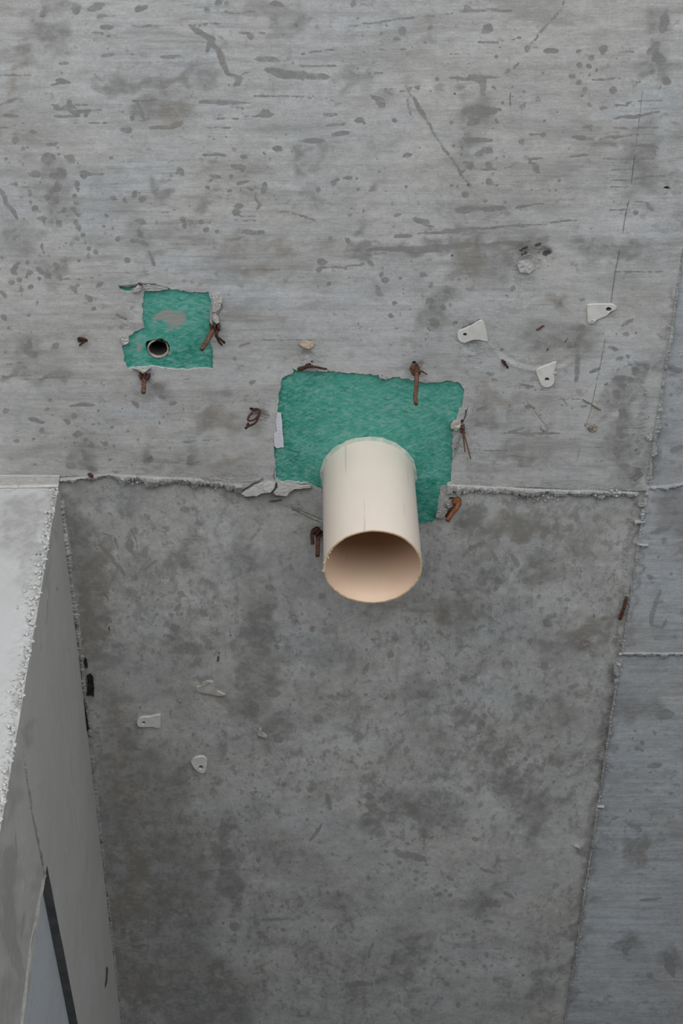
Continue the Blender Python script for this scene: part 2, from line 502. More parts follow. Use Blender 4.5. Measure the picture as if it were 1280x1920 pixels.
# ------------------------------------------------------------------ stains, wear and some painted shade on the concrete (survey coordinates)
# each stroke: points ..., radius
S = lambda *p: (p[:-1], p[-1])
SHARP = [
    # upper left: streaks and blots
    S((163, 19), (195, 9), 7), S((188, 33), 8), S((190, 52), (215, 50), 5), S((245, 51), (310, 46), 2.5), S((188, 68), (218, 66), 2.5),
    S((135, 18), (148, 22), 7), S((190, 104), (218, 101), 4), S((300, 108), (340, 104), 4), S((0, 196), (35, 185), 4), S((4, 217), (32, 217), 4),
    S((98, 205), (140, 203), 4), S((130, 211), (190, 205), 3), S((95, 219), (170, 216), 2.5), S((370, 191), (470, 193), 4), S((248, 190), (310, 186), 2.5),
    S((355, 48), (375, 62), (398, 74), (385, 98), 6), S((400, 84), (415, 105), (426, 140), 6), S((425, 138), (450, 150), (440, 160), 6), S((455, 138), (448, 158), 4),
    S((470, 68), 7), S((475, 110), (525, 113), 6), S((500, 130), (545, 142), (615, 144), 8), S((260, 195), (270, 222), 4), S((280, 242), (340, 235), 4),
    S((485, 214), (512, 215), 6), S((380, 241), (440, 238), 2), S((110, 120), (130, 118), 4), S((115, 136), 3.5), S((130, 190), 5), S((105, 150), (130, 155), 6),
    S((240, 243), 6), S((320, 234), (345, 230), 5), S((295, 200), 3), S((250, 222), 5), S((388, 20), 7), S((410, 6), 8), S((425, 8), 6), S((505, 5), (530, 10), 6),
    S((435, 60), (500, 62), 2.5), S((555, 48), 4), S((255, 18), (275, 14), 7), S((570, 100), (625, 92), 2), S((560, 125), (635, 122), 2),
    S((98, 294), (80, 300), 12), S((138, 302), (125, 296), 9), S((52, 325), (75, 327), 8), S((98, 329), (120, 325), 13), S((157, 327), 8), S((165, 327), (196, 327), 3.5),
    S((144, 345), 6), S((105, 342), (111, 355), 10), S((87, 376), (88, 366), 5), S((108, 374), 8), S((144, 383), 6), S((116, 396), (124, 390), 6), S((132, 384), (142, 404), 4),
    S((146, 404), 5), S((70, 409), (88, 410), 4), S((66, 392), 6), S((38, 371), 4), S((108, 414), (116, 425), 7), S((138, 414), (150, 430), 7), S((157, 440), 6), S((144, 447), 6),
    S((159, 456), 3.5), S((166, 466), 5), S((180, 472), 5), S((167, 481), 5), S((148, 489), 4), S((105, 497), 7), S((70, 503), (80, 514), 6), S((56, 511), 5), S((92, 517), 7),
    S((110, 521), 7), S((72, 523), 4), S((18, 504), (32, 513), 5), S((30, 499), 5), S((36, 493), 4), S((53, 492), 5), S((36, 525), 6), S((21, 529), 6), S((57, 539), 5), S((41, 546), 5),
    S((131, 537), (142, 548), 5), S((0, 352), (15, 385), (33, 410), 5), S((205, 371), (218, 373), 5), S((254, 357), (251, 371), 5), S((235, 376), 6), S((267, 374), 7), S((208, 297), 5),
    S((197, 404), (206, 405), 4), S((223, 447), 5), S((238, 488), 5), S((193, 425), 3), S((210, 428), 3), S((255, 415), (272, 416), 6), S((258, 432), (268, 445), 6), S((245, 450), (275, 457), 5),
    S((280, 470), (286, 482), (290, 499), 4), S((341, 411), 6), S((346, 424), 5), S((387, 432), 6), S((377, 417), 5), S((407, 435), 4.5), S((400, 463), 5), S((321, 329), 4),
    S((335, 316), (342, 326), 7), S((56, 350), 3), S((58, 360), 3), S((97, 359), 5), S((12, 297), 4), S((44, 279), 5), S((28, 262), 7), S((57, 247), (70, 250), 5), S((85, 270), (108, 271), 3.5),
    S((30, 346), 4), S((21, 346), 3), S((140, 368), 5), S((57, 379), 4), S((95, 394), 3), S((225, 241), (240, 247), 5),
    # upper middle
    S((607, 214), (632, 215), 4), S((664, 226), (682, 224), 4.5), S((610, 234), (649, 233), 4), S((620, 253), (655, 250), 3.5), S((565, 264), (610, 264), 4.5), S((513, 278), (530, 279), 6),
    S((494, 284), (498, 290), 4), S((506, 297), 4), S((450, 293), (464, 296), 5), S((434, 310), (461, 315), 5), S((443, 345), (465, 339), 3.5), S((497, 343), (494, 362), 7),
    S((460, 352), (474, 358), 3), S((478, 366), (489, 382), (480, 396), 4), S((440, 389), (453, 384), 6), S((437, 399), (450, 398), 6), S((447, 407), (485, 405), 2), S((450, 414), (480, 415), 2),
    S((515, 396), (550, 399), (565, 405), 2.5), S((560, 402), (594, 416), 2.5), S((453, 436), (495, 435), 5), S((430, 452), (455, 446), 4), S((380, 290), (425, 292), 3), S((435, 329), 4), S((456, 320), 3),
    S((390, 330), (412, 332), 3), S((387, 434), 5), S((375, 417), 3.5), S((401, 463), 4.5), S((407, 435), 4), S((410, 369), 4), S((388, 352), 4),
    S((594, 490), (612, 492), 6), S((598, 504), 7), S((647, 448), (655, 456), 5), S((618, 447), 4), S((598, 447), 3), S((675, 494), (677, 499), 4.5), S((690, 488), (697, 500), 5.5), S((712, 516), (719, 513), 4),
    S((722, 525), 6), S((704, 534), (717, 556), 4.5), S((616, 533), 4), S((626, 343), 7), S((634, 336), 4), S((597, 355), 6), S((645, 334), (662, 332), 4), S((671, 357), 4), S((684, 369), 3),
    S((755, 293), (770, 291), 5), S((738, 403), (752, 402), 3.5), S((775, 409), (800, 417), 4), S((650, 404), (660, 402), 3), S((749, 522), 3.5), S((718, 500), 3), S((648, 503), 3), S((785, 512), (800, 516), 4),
    S((661, 6), 7), S((750, 52), (758, 62), 8), S((735, 75), (755, 72), 3), S((805, 53), 5), S((913, 52), 7), S((900, 60), (925, 56), 4), S((895, 79), (932, 80), 3), S((930, 107), 4),
    # the long scratches
    S((645, 50), (720, 40), (800, 30), (870, 22), 2.2), S((860, 22), (905, 18), (963, 19), 3.2), S((875, 16), 7),
    S((1060, 0), (1040, 32), (1018, 55), (990, 90), 2.2), S((1020, 50), (1008, 65), 4), S((988, 92), 7), S((975, 118), (962, 128), 3), S((958, 130), (945, 137), 4),
    S((764, 168), (790, 206), (818, 258), (850, 305), (878, 344), 2.9), S((775, 186), (803, 232), 4.4), S((763, 182), (766, 205), (772, 222), 2.6), S((736, 175), (765, 168), (790, 160), 1.7),
    S((880, 346), 5), S((694, 181), (720, 187), 4), S((705, 190), (722, 200), 6), S((740, 225), 5), S((672, 225), 4),
    S((738, 443), (820, 436), (920, 427), (1015, 420), (1090, 412), 2.6), S((830, 432), (900, 428), 3.6), S((740, 445), (775, 444), 1.8),
    S((690, 468), (760, 468), (850, 462), (920, 457), 5.5), S((920, 456), (1000, 453), 4), S((770, 410), (815, 427), 2.5), S((800, 416), 5), S((650, 470), (690, 468), 2),
    # upper right
    S((1010, 185), 6.5), S((972, 200), (984, 199), 5), S((982, 174), 3.5), S((963, 163), 3.5), S((1073, 141), 7), S((1084, 154), 6), S((1086, 122), 6), S((1103, 124), 5), S((1108, 108), 6),
    S((1121, 92), (1140, 90), 5), S((1130, 97), 6), S((1084, 97), 4.5), S((1095, 169), 6.5), S((1149, 168), 7), S((1100, 196), (1108, 197), 4.5), S((1106, 180), 3.5), S((1108, 150), (1140, 149), (1166, 148), 2.3),
    S((1118, 133), 3.5), S((1105, 141), 3), S((1124, 202), (1138, 200), 4), S((1140, 200), (1233, 197), 1.4), S((1038, 122), 2.8), S((1141, 121), 3), S((1171, 120), 3), S((1160, 99), (1186, 96), 2.5),
    S((985, 251), (1015, 253), 2), S((1018, 253), 5), S((978, 262), (980, 270), 7), S((956, 294), 2.5), S((990, 298), (1018, 297), 3.5), S((1000, 308), (1010, 322), 8), S((992, 305), 4),
    S((880, 142), (905, 150), (905, 180), 7), S((835, 147), (940, 146), 3.2), S((820, 148), 5), S((870, 208), (920, 208), 10), S((925, 206), 8), S((880, 226), (895, 230), 9), S((870, 262), (925, 262), 5),
    S((905, 280), (920, 284), 7), S((900, 290), 6), S((881, 310), 7), S((872, 304), 4), S((917, 308), 7), S((930, 297), 4), S((914, 337), (922, 345), 8), S((872, 365), 6), S((852, 394), (897, 392), 6),
    S((903, 392), (946, 390), 5), S((963, 390), (990, 387), 4), S((985, 386), (1022, 381), 2), S((905, 378), (912, 374), 5), S((846, 230), 4.5), S((931, 226), 4), S((938, 206), 3.5), S((851, 275), 4),
    S((858, 348), 3), S((845, 347), 3), S((931, 348), 3.5), S((945, 379), 3.5), S((927, 165), 3), S((945, 300), 0.5), S((1020, 95), (1048, 95), 5), S((1047, 338), 4),
    S((1237, 83), (1215, 100), 9), S((1225, 112), (1245, 110), 11), S((1240, 148), (1256, 155), 9), S((1222, 135), 5), S((1240, 60), (1250, 20), 9), S((1235, 165), 4),
    S((1150, 222), (1200, 217), (1235, 209), 3), S((1150, 241), (1232, 240), 3), S((1070, 258), (1115, 260), 4.5), S((1120, 260), (1230, 250), 3), S((1195, 272), (1235, 276), 3.5), S((1120, 299), (1225, 297), 1.4),
    S((1145, 307), (1240, 302), 1.5), S((1120, 319), (1262, 315), 1.8), S((1135, 341), (1200, 334), (1254, 328), 2.2), S((1140, 352), (1180, 350), 1.5), S((1130, 380), (1215, 378), 1.4), S((1065, 292), (1110, 291), 2),
    S((1210, 382), (1225, 395), 5), S((1190, 400), 5), S((1225, 285), 4), S((1090, 240), (1110, 236), 3), S((1140, 395), (1190, 391), 2),
    # around the patches and the box
    S((830, 545), (845, 550), 5), S((805, 535), 6), S((800, 560), (812, 568), 5), S((832, 575), 6), S((812, 600), (820, 612), 8), S((740, 570), 5), S((703, 540), (712, 556), 4), S((715, 516), 4), S((724, 524), 6),
    S((750, 522), 3), S((790, 516), 4), S((680, 494), 4), S((740, 551), 2.5), S((960, 542), 6), S((950, 555), 4), S((1085, 562), (1097, 560), 3.5),
    S((1083, 662), (1082, 690), (1081, 716), 5.5), S((1087, 635), 5), S((1166, 627), (1178, 625), 5), S((1165, 612), (1185, 600), 4), S((1165, 671), 4), S((1177, 668), 4), S((1177, 678), 3), S((1172, 688), 3),
    S((1150, 712), (1185, 712), 7), S((1165, 722), 7), S((1150, 735), (1160, 745), 7), S((1180, 752), (1192, 745), 5), S((1160, 770), (1172, 780), 9), S((1158, 800), (1165, 820), 9), S((1155, 840), (1160, 860), 8),
    S((1190, 695), 8), S((1212, 690), 7), S((1198, 880), (1190, 900), 7), S((1170, 800), 5), S((892, 770), (915, 766), 4), S((890, 798), (912, 795), 6), S((985, 763), (998, 762), 5), S((1086, 762), (1098, 762), 4),
    S((940, 655), 4), S((1083, 620), (1095, 610), 5), S((975, 720), (1000, 725), 3), S((1190, 843), 3.5), S((1190, 832), 1.5), S((955, 855), (1000, 856), 2), S((870, 842), (960, 845), 2), S((940, 815), (985, 800), 2),
    S((910, 700), (925, 702), 4), S((1105, 700), (1125, 690), 3), S((955, 760), 4), S((1160, 656), (1140, 650), 3),
    # lower left of the upper panel
    S((57, 640), (52, 660), (66, 668), 8), S((97, 655), (108, 645), 7), S((0, 706), (60, 704), 2.5), S((40, 712), (122, 707), 2), S((0, 684), (45, 681), 1.5), S((247, 751), (262, 764), 4), S((297, 744), (310, 747), 5),
    S((318, 757), (330, 754), 5), S((287, 724), (303, 726), 6), S((6, 770), (17, 770), 5), S((94, 751), 4), S((84, 768), (95, 767), 3.5), S((138, 781), 6), S((131, 760), (178, 759), 3), S((55, 785), (82, 791), 4.5),
    S((79, 807), 6), S((138, 814), (152, 813), 6), S((118, 788), (130, 792), 4), S((199, 831), 6), S((155, 848), (165, 860), 9), S((284, 858), (280, 866), 7), S((125, 873), (142, 874), 7), S((352, 858), (360, 862), 7),
    S((340, 828), (372, 826), 3), S((440, 672), 4), S((466, 720), (478, 716), 4), S((470, 643), (446, 650), 3), S((65, 870), 3.5), S((105, 862), 3), S((160, 875), (180, 880), 5), S((172, 836), 7), S((160, 825), 5),
    S((195, 762), 3), S((185, 770), 3), S((62, 823), 3.5), S((140, 830), 3), S((30, 828), 4), S((54, 591), 4), S((4, 590), (12, 600), 5), S((15, 615), 4), S((0, 545), (12, 560), 4), S((160, 555), (172, 565), 5), S((176, 578), 4),
    S((145, 535), 4), S((218, 590), (240, 600), 3), S((180, 540), (192, 532), 4),
    # the lower panel
    S((338, 957), (354, 959), 6), S((275, 973), 6), S((366, 985), (380, 986), 5), S((290, 992), 4), S((186, 1023), (210, 1050), (236, 1082), 4), S((213, 1010), (222, 1034), 3), S((241, 1015), (245, 1035), 8),
    S((270, 1070), (296, 1052), 4), S((253, 1087), 6), S((335, 1113), (345, 1118), 7), S((338, 1135), (327, 1145), 5), S((318, 1180), (335, 1178), 8), S((312, 1195), (330, 1200), 6), S((397, 1209), (388, 1215), 8),
    S((405, 1190), 7), S((375, 1150), (388, 1155), 7), S((320, 1040), 6), S((352, 1055), (342, 1065), 8), S((603, 1120), 7), S((587, 1180), 6), S((585, 1266), 5), S((194, 1116), 5), S((203, 1165), 7), S((511, 1108), (500, 1102), 7),
    S((595, 1350), 8), S((620, 1240), 4), S((520, 1216), 6), S((515, 1380), (525, 1392), 9), S((525, 1355), 8), S((500, 1300), (525, 1302), 8), S((470, 1320), (480, 1340), 12), S((1020, 1165), (1035, 1175), 8), S((1020, 1250), 8),
    S((730, 1235), (735, 1225), 6), S((685, 1260), (690, 1245), 5), S((920, 1210), (918, 1222), 4), S((870, 988), 6), S((905, 1071), 6), S((920, 1085), 3), S((700, 1205), 4), S((702, 1185), (712, 1188), 4), S((900, 1022), (880, 1030), 4),
    S((780, 1310), (800, 1300), 8), S((960, 1040), (970, 1065), 6), S((985, 1090), 6), S((1000, 1060), 8), S((935, 1085), (930, 1110), 6), S((820, 1185), (830, 1190), 5),
    S((900, 1630), (930, 1640), 3), S((920, 1690), (925, 1700), 10), S((965, 1685), (945, 1675), 4), S((905, 1730), (925, 1732), 5), S((870, 1810), 6), S((735, 1810), (738, 1790), 4), S((690, 1800), (700, 1770), 3), S((645, 1850), (700, 1845), 5),
    S((320, 1712), (345, 1711), 3.5), S((490, 1728), (550, 1725), 3), S((310, 1710), (360, 1713), 2), S((485, 1750), (500, 1760), 6), S((620, 1520), (612, 1490), 6), S((690, 1490), (700, 1525), 9), S((765, 1510), (785, 1540), 11),
    S((740, 1600), (800, 1615), 8), S((580, 1580), (605, 1545), 3), S((440, 1740), 9), S((355, 1740), 6), S((230, 1750), 6), S((600, 1678), 5), S((615, 1677), 4), S((635, 1680), 4), S((484, 1614), 5), S((484, 1633), 4), S((457, 1612), 2.5), S((457, 1633), 2.5),
    S((600, 1582), 4), S((575, 1540), 4), S((530, 1475), 5), S((583, 1484), 5), S((270, 1548), 5), S((285, 1580), (287, 1590), 5), S((245, 1506), 5),
    # right hand panels
    S((1238, 1108), (1226, 1140), (1219, 1168), 5), S((1219, 1172), (1240, 1178), (1252, 1160), 3.5), S((1220, 1082), 6), S((1224, 1094), 3), S((1256, 1076), 3.5), S((1180, 1545), (1200, 1560), 5), S((1170, 1600), (1195, 1575), 6), S((1195, 1620), 4),
    S((1170, 1790), (1185, 1760), 8), S((1220, 1000), (1260, 985), 6), S((1265, 960), 7), S((1245, 1015), 6), S((1230, 1345), (1260, 1340), 10), S((1215, 1440), (1240, 1435), 6), S((1145, 1538), (1160, 1535), 3), S((1155, 1770), (1190, 1765), 5), S((1105, 1590), (1130, 1594), 2.5),
    S((1250, 1790), (1260, 1830), 9), S((1200, 1690), (1240, 1685), 3), S((1255, 690), (1280, 700), 6), S((1258, 742), 5), S((1260, 850), (1280, 840), 8), S((1250, 800), 4),
]
SOFT = [S((980, 468), (988, 462), 9), S((1022, 476), (1030, 472), 8), S((1008, 462), (1018, 458), 8), S((1024, 474), (1030, 472), 6), S((978, 472), 8),
    S((128, 960), (138, 1000), 24), S((150, 1005), (140, 1030), 24), S((128, 1050), 20), S((240, 1500), (250, 1800), 60), S((300, 1850), (420, 1880), 50), S((320, 1600), (330, 1750), 50),  # lower-left and wall-corner shade painted in, on top of real staining
      # broad damp areas, no crisp rim
    S((60, 40), (108, 60), (108, 95), 13), S((0, 100), (70, 113), 12), S((80, 12), (140, 12), 9), S((170, 168), (260, 160), (350, 152), 8), S((270, 198), (345, 205), 16), S((385, 145), 18), S((480, 15), (520, 20), 14),
    S((295, 343), 9), S((302, 361), 10), S((377, 389), 11), S((594, 312), 11), S((560, 317), 9), S((607, 275), 14), S((582, 370), 12), S((693, 355), 8), S((675, 433), 9), S((560, 290), 10), S((105, 330), (110, 400), 22),
    S((690, 145), (650, 150), 14), S((850, 165), 10), S((890, 215), 26), S((880, 255), 20), S((100, 510), 20), S((35, 450), 26), S((260, 440), 14), S((290, 475), 10),
    S((660, 470), (780, 467), (890, 460), (985, 455), 8), S((720, 185), 15), S((1240, 120), 26), S((1235, 40), 18), S((1130, 262), 10), S((1200, 260), (1200, 330), 28),
    S((57, 650), 16), S((293, 735), 16), S((394, 781), 22), S((160, 850), 22), S((407, 746), 14), S((355, 850), 16), S((280, 860), 12), S((0, 705), (120, 706), 7),
    S((812, 590), 22), S((830, 560), 18), S((1165, 730), (1165, 870), 20), S((1195, 700), 18), S((905, 772), 14), S((905, 796), 12), S((1010, 640), (1090, 640), 22), S((930, 850), (1010, 855), 10), S((1195, 885), 14),
    S((560, 30), (520, 60), 12), S((900, 470), (930, 500), 22), S((870, 500), 18), S((1100, 470), (1200, 465), 12), S((1080, 450), 14),
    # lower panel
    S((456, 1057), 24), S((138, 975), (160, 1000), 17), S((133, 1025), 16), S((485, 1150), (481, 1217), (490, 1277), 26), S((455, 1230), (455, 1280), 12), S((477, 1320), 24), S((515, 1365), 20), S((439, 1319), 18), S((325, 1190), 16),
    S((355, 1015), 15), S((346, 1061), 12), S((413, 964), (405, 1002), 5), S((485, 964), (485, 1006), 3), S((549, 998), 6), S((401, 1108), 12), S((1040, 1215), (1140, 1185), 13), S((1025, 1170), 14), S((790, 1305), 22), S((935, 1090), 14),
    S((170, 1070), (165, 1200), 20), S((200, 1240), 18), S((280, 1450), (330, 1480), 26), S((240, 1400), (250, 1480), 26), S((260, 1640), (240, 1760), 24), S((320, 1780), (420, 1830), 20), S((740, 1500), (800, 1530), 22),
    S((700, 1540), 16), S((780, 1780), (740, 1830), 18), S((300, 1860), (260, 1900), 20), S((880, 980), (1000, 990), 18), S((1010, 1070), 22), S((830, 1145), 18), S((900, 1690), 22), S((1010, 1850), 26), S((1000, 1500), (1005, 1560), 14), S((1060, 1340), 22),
    S((1050, 1500), 12), S((420, 1560), (440, 1700), 12), S((960, 1470), 16), S((1150, 1330), (1220, 1330), 16), S((1190, 1620), (1200, 1590), 14), S((1185, 1770), 16), S((1260, 1800), 16), S((1250, 920), (1270, 990), 20),
    S((1200, 960), (1185, 1150), (1165, 1220), 5), S((1145, 1330), (1110, 1560), (1085, 1740), (1068, 1880), 8), S((1230, 820), (1218, 900), 8), S((1255, 560), (1240, 690), 6),
]
BROWN = [  # brownish-grey washes
    S((415, 472), (530, 474), 11), S((463, 504), (570, 501), 12), S((391, 507), (463, 504), 4), S((547, 518), 9), S((430, 450), (470, 440), 10), S((380, 530), (450, 525), 5), S((470, 455), (540, 470), 14),
    S((1045, 568), 12), S((850, 690), (900, 720), 12), S((900, 740), (960, 750), 12), S((880, 480), (900, 520), 18), S((600, 470), (640, 480), 8), S((420, 600), (520, 600), 10), S((400, 780), (470, 800), 18), S((350, 860), (480, 875), 12),
    S((690, 1140), (870, 1145), 14), S((800, 1150), (840, 1170), 14), S((170, 1060), (170, 1240), 20), S((220, 1330), (240, 1500), 26), S((1130, 1500), 0.5), S((270, 1600), (240, 1700), 20), S((260, 1850), 26), S((1190, 1610), (1200, 1590), 10),
    S((900, 985), (1010, 1000), 12), S((1060, 1190), (1130, 1165), 9), S((0, 250), (40, 100), 10), S((320, 215), 22),
]
RUSTY = [S((1100, 1212), 10), S((855, 527), 3.5), S((1048, 569), 7), S((893, 465), (897, 450), 4), S((945, 681), 4), S((152, 637), 6), S((475, 775), 7), S((270, 702), 6), S((403, 620), 8), S((1106, 1218), (1112, 1235), 4),
         S((1158, 1225), 4), S((848, 955), 6), S((1050, 655), (1080, 640), 3), S((940, 690), 3), S((170, 900), 4), S((215, 1712), (212, 1740), 3)]
PALE = [S((985, 505), 14), S((975, 520), 10), S((885, 650), (900, 645), 9), S((1110, 605), (1100, 600), 5), S((1000, 720), 5), S((920, 570), (980, 560), 16), S((245, 560), (255, 600), 8), S((575, 665), 8), S((497, 780), (505, 795), 8),
        S((960, 930), (1060, 926), 5), S((1195, 940), (1180, 1020), 3), S((1160, 1260), 4), S((1215, 850), 5), S((1222, 825), 4), S((1250, 560), (1270, 565), 2), S((1240, 575), (1280, 602), 1.5), S((215, 1040), 4),
        S((1000, 690), (1060, 675), (1095, 640), 3), S((385, 1290), 9), S((480, 1382), 7), S((380, 1440), 6), S((1065, 1450), (1120, 1395), 3), S((940, 600), (900, 680), 6)]
DARK = [S((980, 479), (988, 477), 3), S((1020, 477), (1029, 472), 4.5), S((976, 470), (988, 464), 3.5), S((1006, 460), (1014, 458), 3), S((851, 177), 1.0), S((855, 181), .9), S((476, 247), 1.4),
        
        S((510, 943), (525, 940), 2.0), S((203, 202), 1.4), S((305, 130), 1.4), S((1190, 844), 2.2), S((1024, 660), (1027, 654), 1.8), S((1058, 642), (1064, 634), 1.8), S((1038, 645), 1.0),
        S((962, 630), 1.2), S((1052, 757), (1058, 762), 1.3), S((848, 480), 1.2), S((853, 495), .9), S((895, 1490), 1.0), S((880, 347), 2.2), S((1250, 352), 3.0), S((895, 1378), 1.5), S((107, 1104), 1),
        S((200, 1170), (205, 1185), 1.4), S((430, 1185), (432, 1195), .8), S((880, 315), 1.4), S((922, 311), 1.2), S((115, 312), .9), S((102, 300), 2.0), S((143, 303), 1.8), S((108, 345), 1.8), S((152, 330), 2.0),
        S((1059, 1755), 1.2), S((865, 1740), 1.2), S((410, 1225), (408, 1240), 2.2), S((985, 1570), (990, 1575), 1)]
ROUGH = [S((985, 480), 26), S((870, 610), (900, 650), 24), S((575, 670), (590, 680), 16), S((780, 685), 14), S((490, 785), 18), S((275, 705), 16), S((405, 620), 14), S((245, 570), 12), S((1195, 690), 8), S((880, 800), 10), S((980, 520), 18),
         S((1210, 700), (1205, 780), (1190, 920), 7), S((1185, 960), (1155, 1240), 7), S((1150, 1260), (1120, 1500), 7), S((1108, 801), 9), S((1024, 805), 8), S((520, 940), (560, 960), 14), S((980, 935), 16), S((215, 890), (600, 900), 8),
         S((850, 910), (1200, 922), 8), S((390, 1290), 14), S((485, 1375), 12), S((375, 1430), 16), S((1105, 600), (1150, 590), 7), S((1000, 705), 8), S((1250, 352), 6), S((250, 860), (380, 870), 4), S((230, 600), 18), S((1265, 700), 14),
         S((820, 965), 12), S((990, 1030), (1040, 1050), 6)]
# clusters of droplets: centre, spread, count, radii
CLUSTERS = [((80, 330), (90, 90), 60, 1.5, 4.5), ((60, 480), (70, 60), 46, 2, 5), ((270, 400), (90, 80), 34, 1.2, 3.5), ((420, 340), (60, 60), 46, 1.2, 3.5), ((560, 370), (130, 70), 50, 1, 3), ((880, 260), (60, 110), 50, 1.5, 4.5),
            ((1000, 160), (90, 90), 30, 1.2, 3.5), ((1140, 150), (60, 60), 26, 1.5, 4), ((200, 100), (180, 90), 40, 1, 3), ((480, 160), (130, 120), 55, 1.2, 3.8), ((700, 120), (110, 90), 40, 1, 3.5), ((720, 560), (110, 70), 45, 1.3, 4),
            ((820, 570), (50, 60), 28, 2, 5), ((1000, 760), (130, 80), 40, 1, 3.5), ((1170, 690), (50, 80), 30, 1.5, 5), ((180, 800), (160, 80), 60, 1.5, 4.5), ((330, 780), (90, 60), 24, 1.5, 4), ((90, 620), (80, 60), 18, 1.2, 4),
            ((1000, 330), (120, 60), 24, 1, 3), ((640, 320), (150, 60), 36, 1, 3), ((300, 980), (150, 60), 40, 1.5, 4), ((300, 1140), (120, 90), 60, 1.5, 5), ((560, 1250), (80, 120), 60, 1.5, 4.5), ((780, 1250), (110, 120), 80, 1.5, 5),
            ((950, 1120), (130, 140), 70, 1.5, 6), ((450, 1500), (200, 130), 110, 1.5, 4.5), ((760, 1560), (140, 160), 100, 1.5, 5.5), ((500, 1760), (220, 100), 100, 1.5, 5), ((880, 1780), (120, 110), 60, 2, 6), ((960, 1400), (100, 120), 60, 1.5, 5),
            ((1210, 1540), (50, 70), 34, 1.5, 4.5), ((1200, 1060), (50, 60), 22, 1.2, 4), ((240, 1450), (50, 150), 40, 2, 6), ((270, 1750), (60, 120), 40, 2, 7), ((1200, 1400), (60, 80), 20, 1.5, 5)]
for (c, sp, n, r0, r1) in CLUSTERS:
    for _ in range(n):
        x, y = RNG.normal(0, .55, 2)
        q = (c[0] + x * sp[0], c[1] + y * sp[1])
        r = r0 + (r1 - r0) * RNG.random() ** 2
        e = RNG.random() * r * 1.6
        SHARP.append(((q, (q[0] + e, q[1] + RNG.normal(0, .25) * e)), r))
# thin horizontal trowel streaks on the upper panel
for _ in range(60):
    x, y = RNG.uniform(-60, 1180), RNG.choice([RNG.normal(110, 55), RNG.normal(215, 22), RNG.normal(500, 30), RNG.normal(720, 60), RNG.normal(830, 40), RNG.uniform(0, 880)])
    L = RNG.uniform(20, 120)
    SHARP.append((((x, y), (x + L * .5, y - RNG.uniform(-2, 4)), (x + L, y - RNG.uniform(-3, 7))), RNG.uniform(.6, 2.0)))


def field(u, v, strokes, taper=False):
    """1 on the stroke's axis, .5 on its rim, 0 outside"""
    f = np.zeros(len(u))
    for pts, r in strokes:
        pad = r * 2.2
        xs, ys = [p[0] for p in pts], [p[1] for p in pts]
        sel = np.nonzero((u > min(xs) - pad) & (u < max(xs) + pad) & (v > min(ys) - pad) & (v < max(ys) + pad))[0]
        if not len(sel): continue
        x, y = u[sel], v[sel]
        if len(pts) == 1: d = np.hypot(x - pts[0][0], y - pts[0][1])
        else:
            d = np.full(len(sel), 1e9)
            nseg, ki = len(pts) - 1, -1
            for a, b in zip(pts[:-1], pts[1:]):
                ki += 1
                ex, ey = b[0] - a[0], b[1] - a[1]
                t = np.clip(((x - a[0]) * ex + (y - a[1]) * ey) / max(ex * ex + ey * ey, 1e-9), 0, 1)
                w = np.sin(np.pi * np.clip((ki + t) / nseg, 0, 1)) ** .6
                d = np.minimum(d, np.hypot(x - a[0] - t * ex, y - a[1] - t * ey) / (.45 + .55 * w if taper else 1.0))
        f[sel] = np.maximum(f[sel], np.clip(1 - .5 * d / r, 0, 1))
    return f


_wr = np.random.default_rng(3)
_WAVES = [(L, _wr.uniform(0, 6.28, 3), _wr.uniform(0, 6.28)) for L in (62, 47, 35, 27, 20, 15, 11, 8.5) for _ in range(3)]


def wander(u, v):
    """uneven creep of damp: shifts a stain's outline by a few millimetres"""
    du, dv = np.zeros(len(u)), np.zeros(len(u))
    for L, ph, th in _WAVES:
        w = 2 * np.pi * (u * math.cos(th) + v * math.sin(th)) / L
        du += L * .050 * np.sin(w + ph[0])
        dv += L * .040 * np.sin(w + ph[1])
    return du, dv


def wear_attributes(me, u, v, strokes):
    du, dv = wander(u, v)
    def put(name, chans):
        a = me.attributes.new(name, 'FLOAT_COLOR', 'POINT')
        d = np.ones((len(u), 4), np.float32)
        for i, c in enumerate(chans): d[:, i] = c
        a.data.foreach_set('color', d.ravel())
    z = np.zeros(len(u))
    amt = dict(sharp=.17, soft=1.5, brown=1.5, rust=.6, pale=.8, rough=.6, dark=.22)
    g = lambda k: field(u + du * amt[k], v + dv * amt[k], strokes[k], k == 'sharp') if k in strokes else z
    sm = lambda f: f * f * (3 - 2 * f)
    put('wear', [g('sharp'), sm(g('pale')), sm(g('rust')), sm(g('rough'))])
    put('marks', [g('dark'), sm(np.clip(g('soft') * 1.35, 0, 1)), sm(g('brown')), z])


CEIL_WEAR_SHADE = dict(sharp=SHARP, soft=SOFT, brown=BROWN, rust=RUSTY, pale=PALE, dark=DARK, rough=ROUGH)

# ------------------------------------------------------------------ room shell
XL, XR, YF, YB = -3.2, 3.6, -2.7, 5.6
floor = MB().box((XL, YF, -.15), (XR, YB, 0)).build('floor', M_FLOOR)
tag(floor, 'bare grey concrete floor slab of the room', kind='structure')
MB().box((XL, YB, 0), (XR, YB + .2, ZC + .3)).build('wall_far', M_FLOOR)['kind'] = 'structure'
right = MB()
right.box((XR, YF, 0), (XR + .2, YB, .8)).box((XR, YF, 2.4), (XR + .2, YB, ZC + .3)).box((XR, YF, .8), (XR + .2, -.1, 2.4)).box((XR, 1.9, .8), (XR + .2, YB, 2.4))
right.build('wall_right', M_FLOOR)['kind'] = 'structure'

ceiling = MB().box((XL, YF, ZC + .06), (XR, YB, ZC + .26)).build('ceiling', M_FLOOR)
tag(ceiling, 'stained grey cast concrete ceiling with form panel seams', kind='structure')

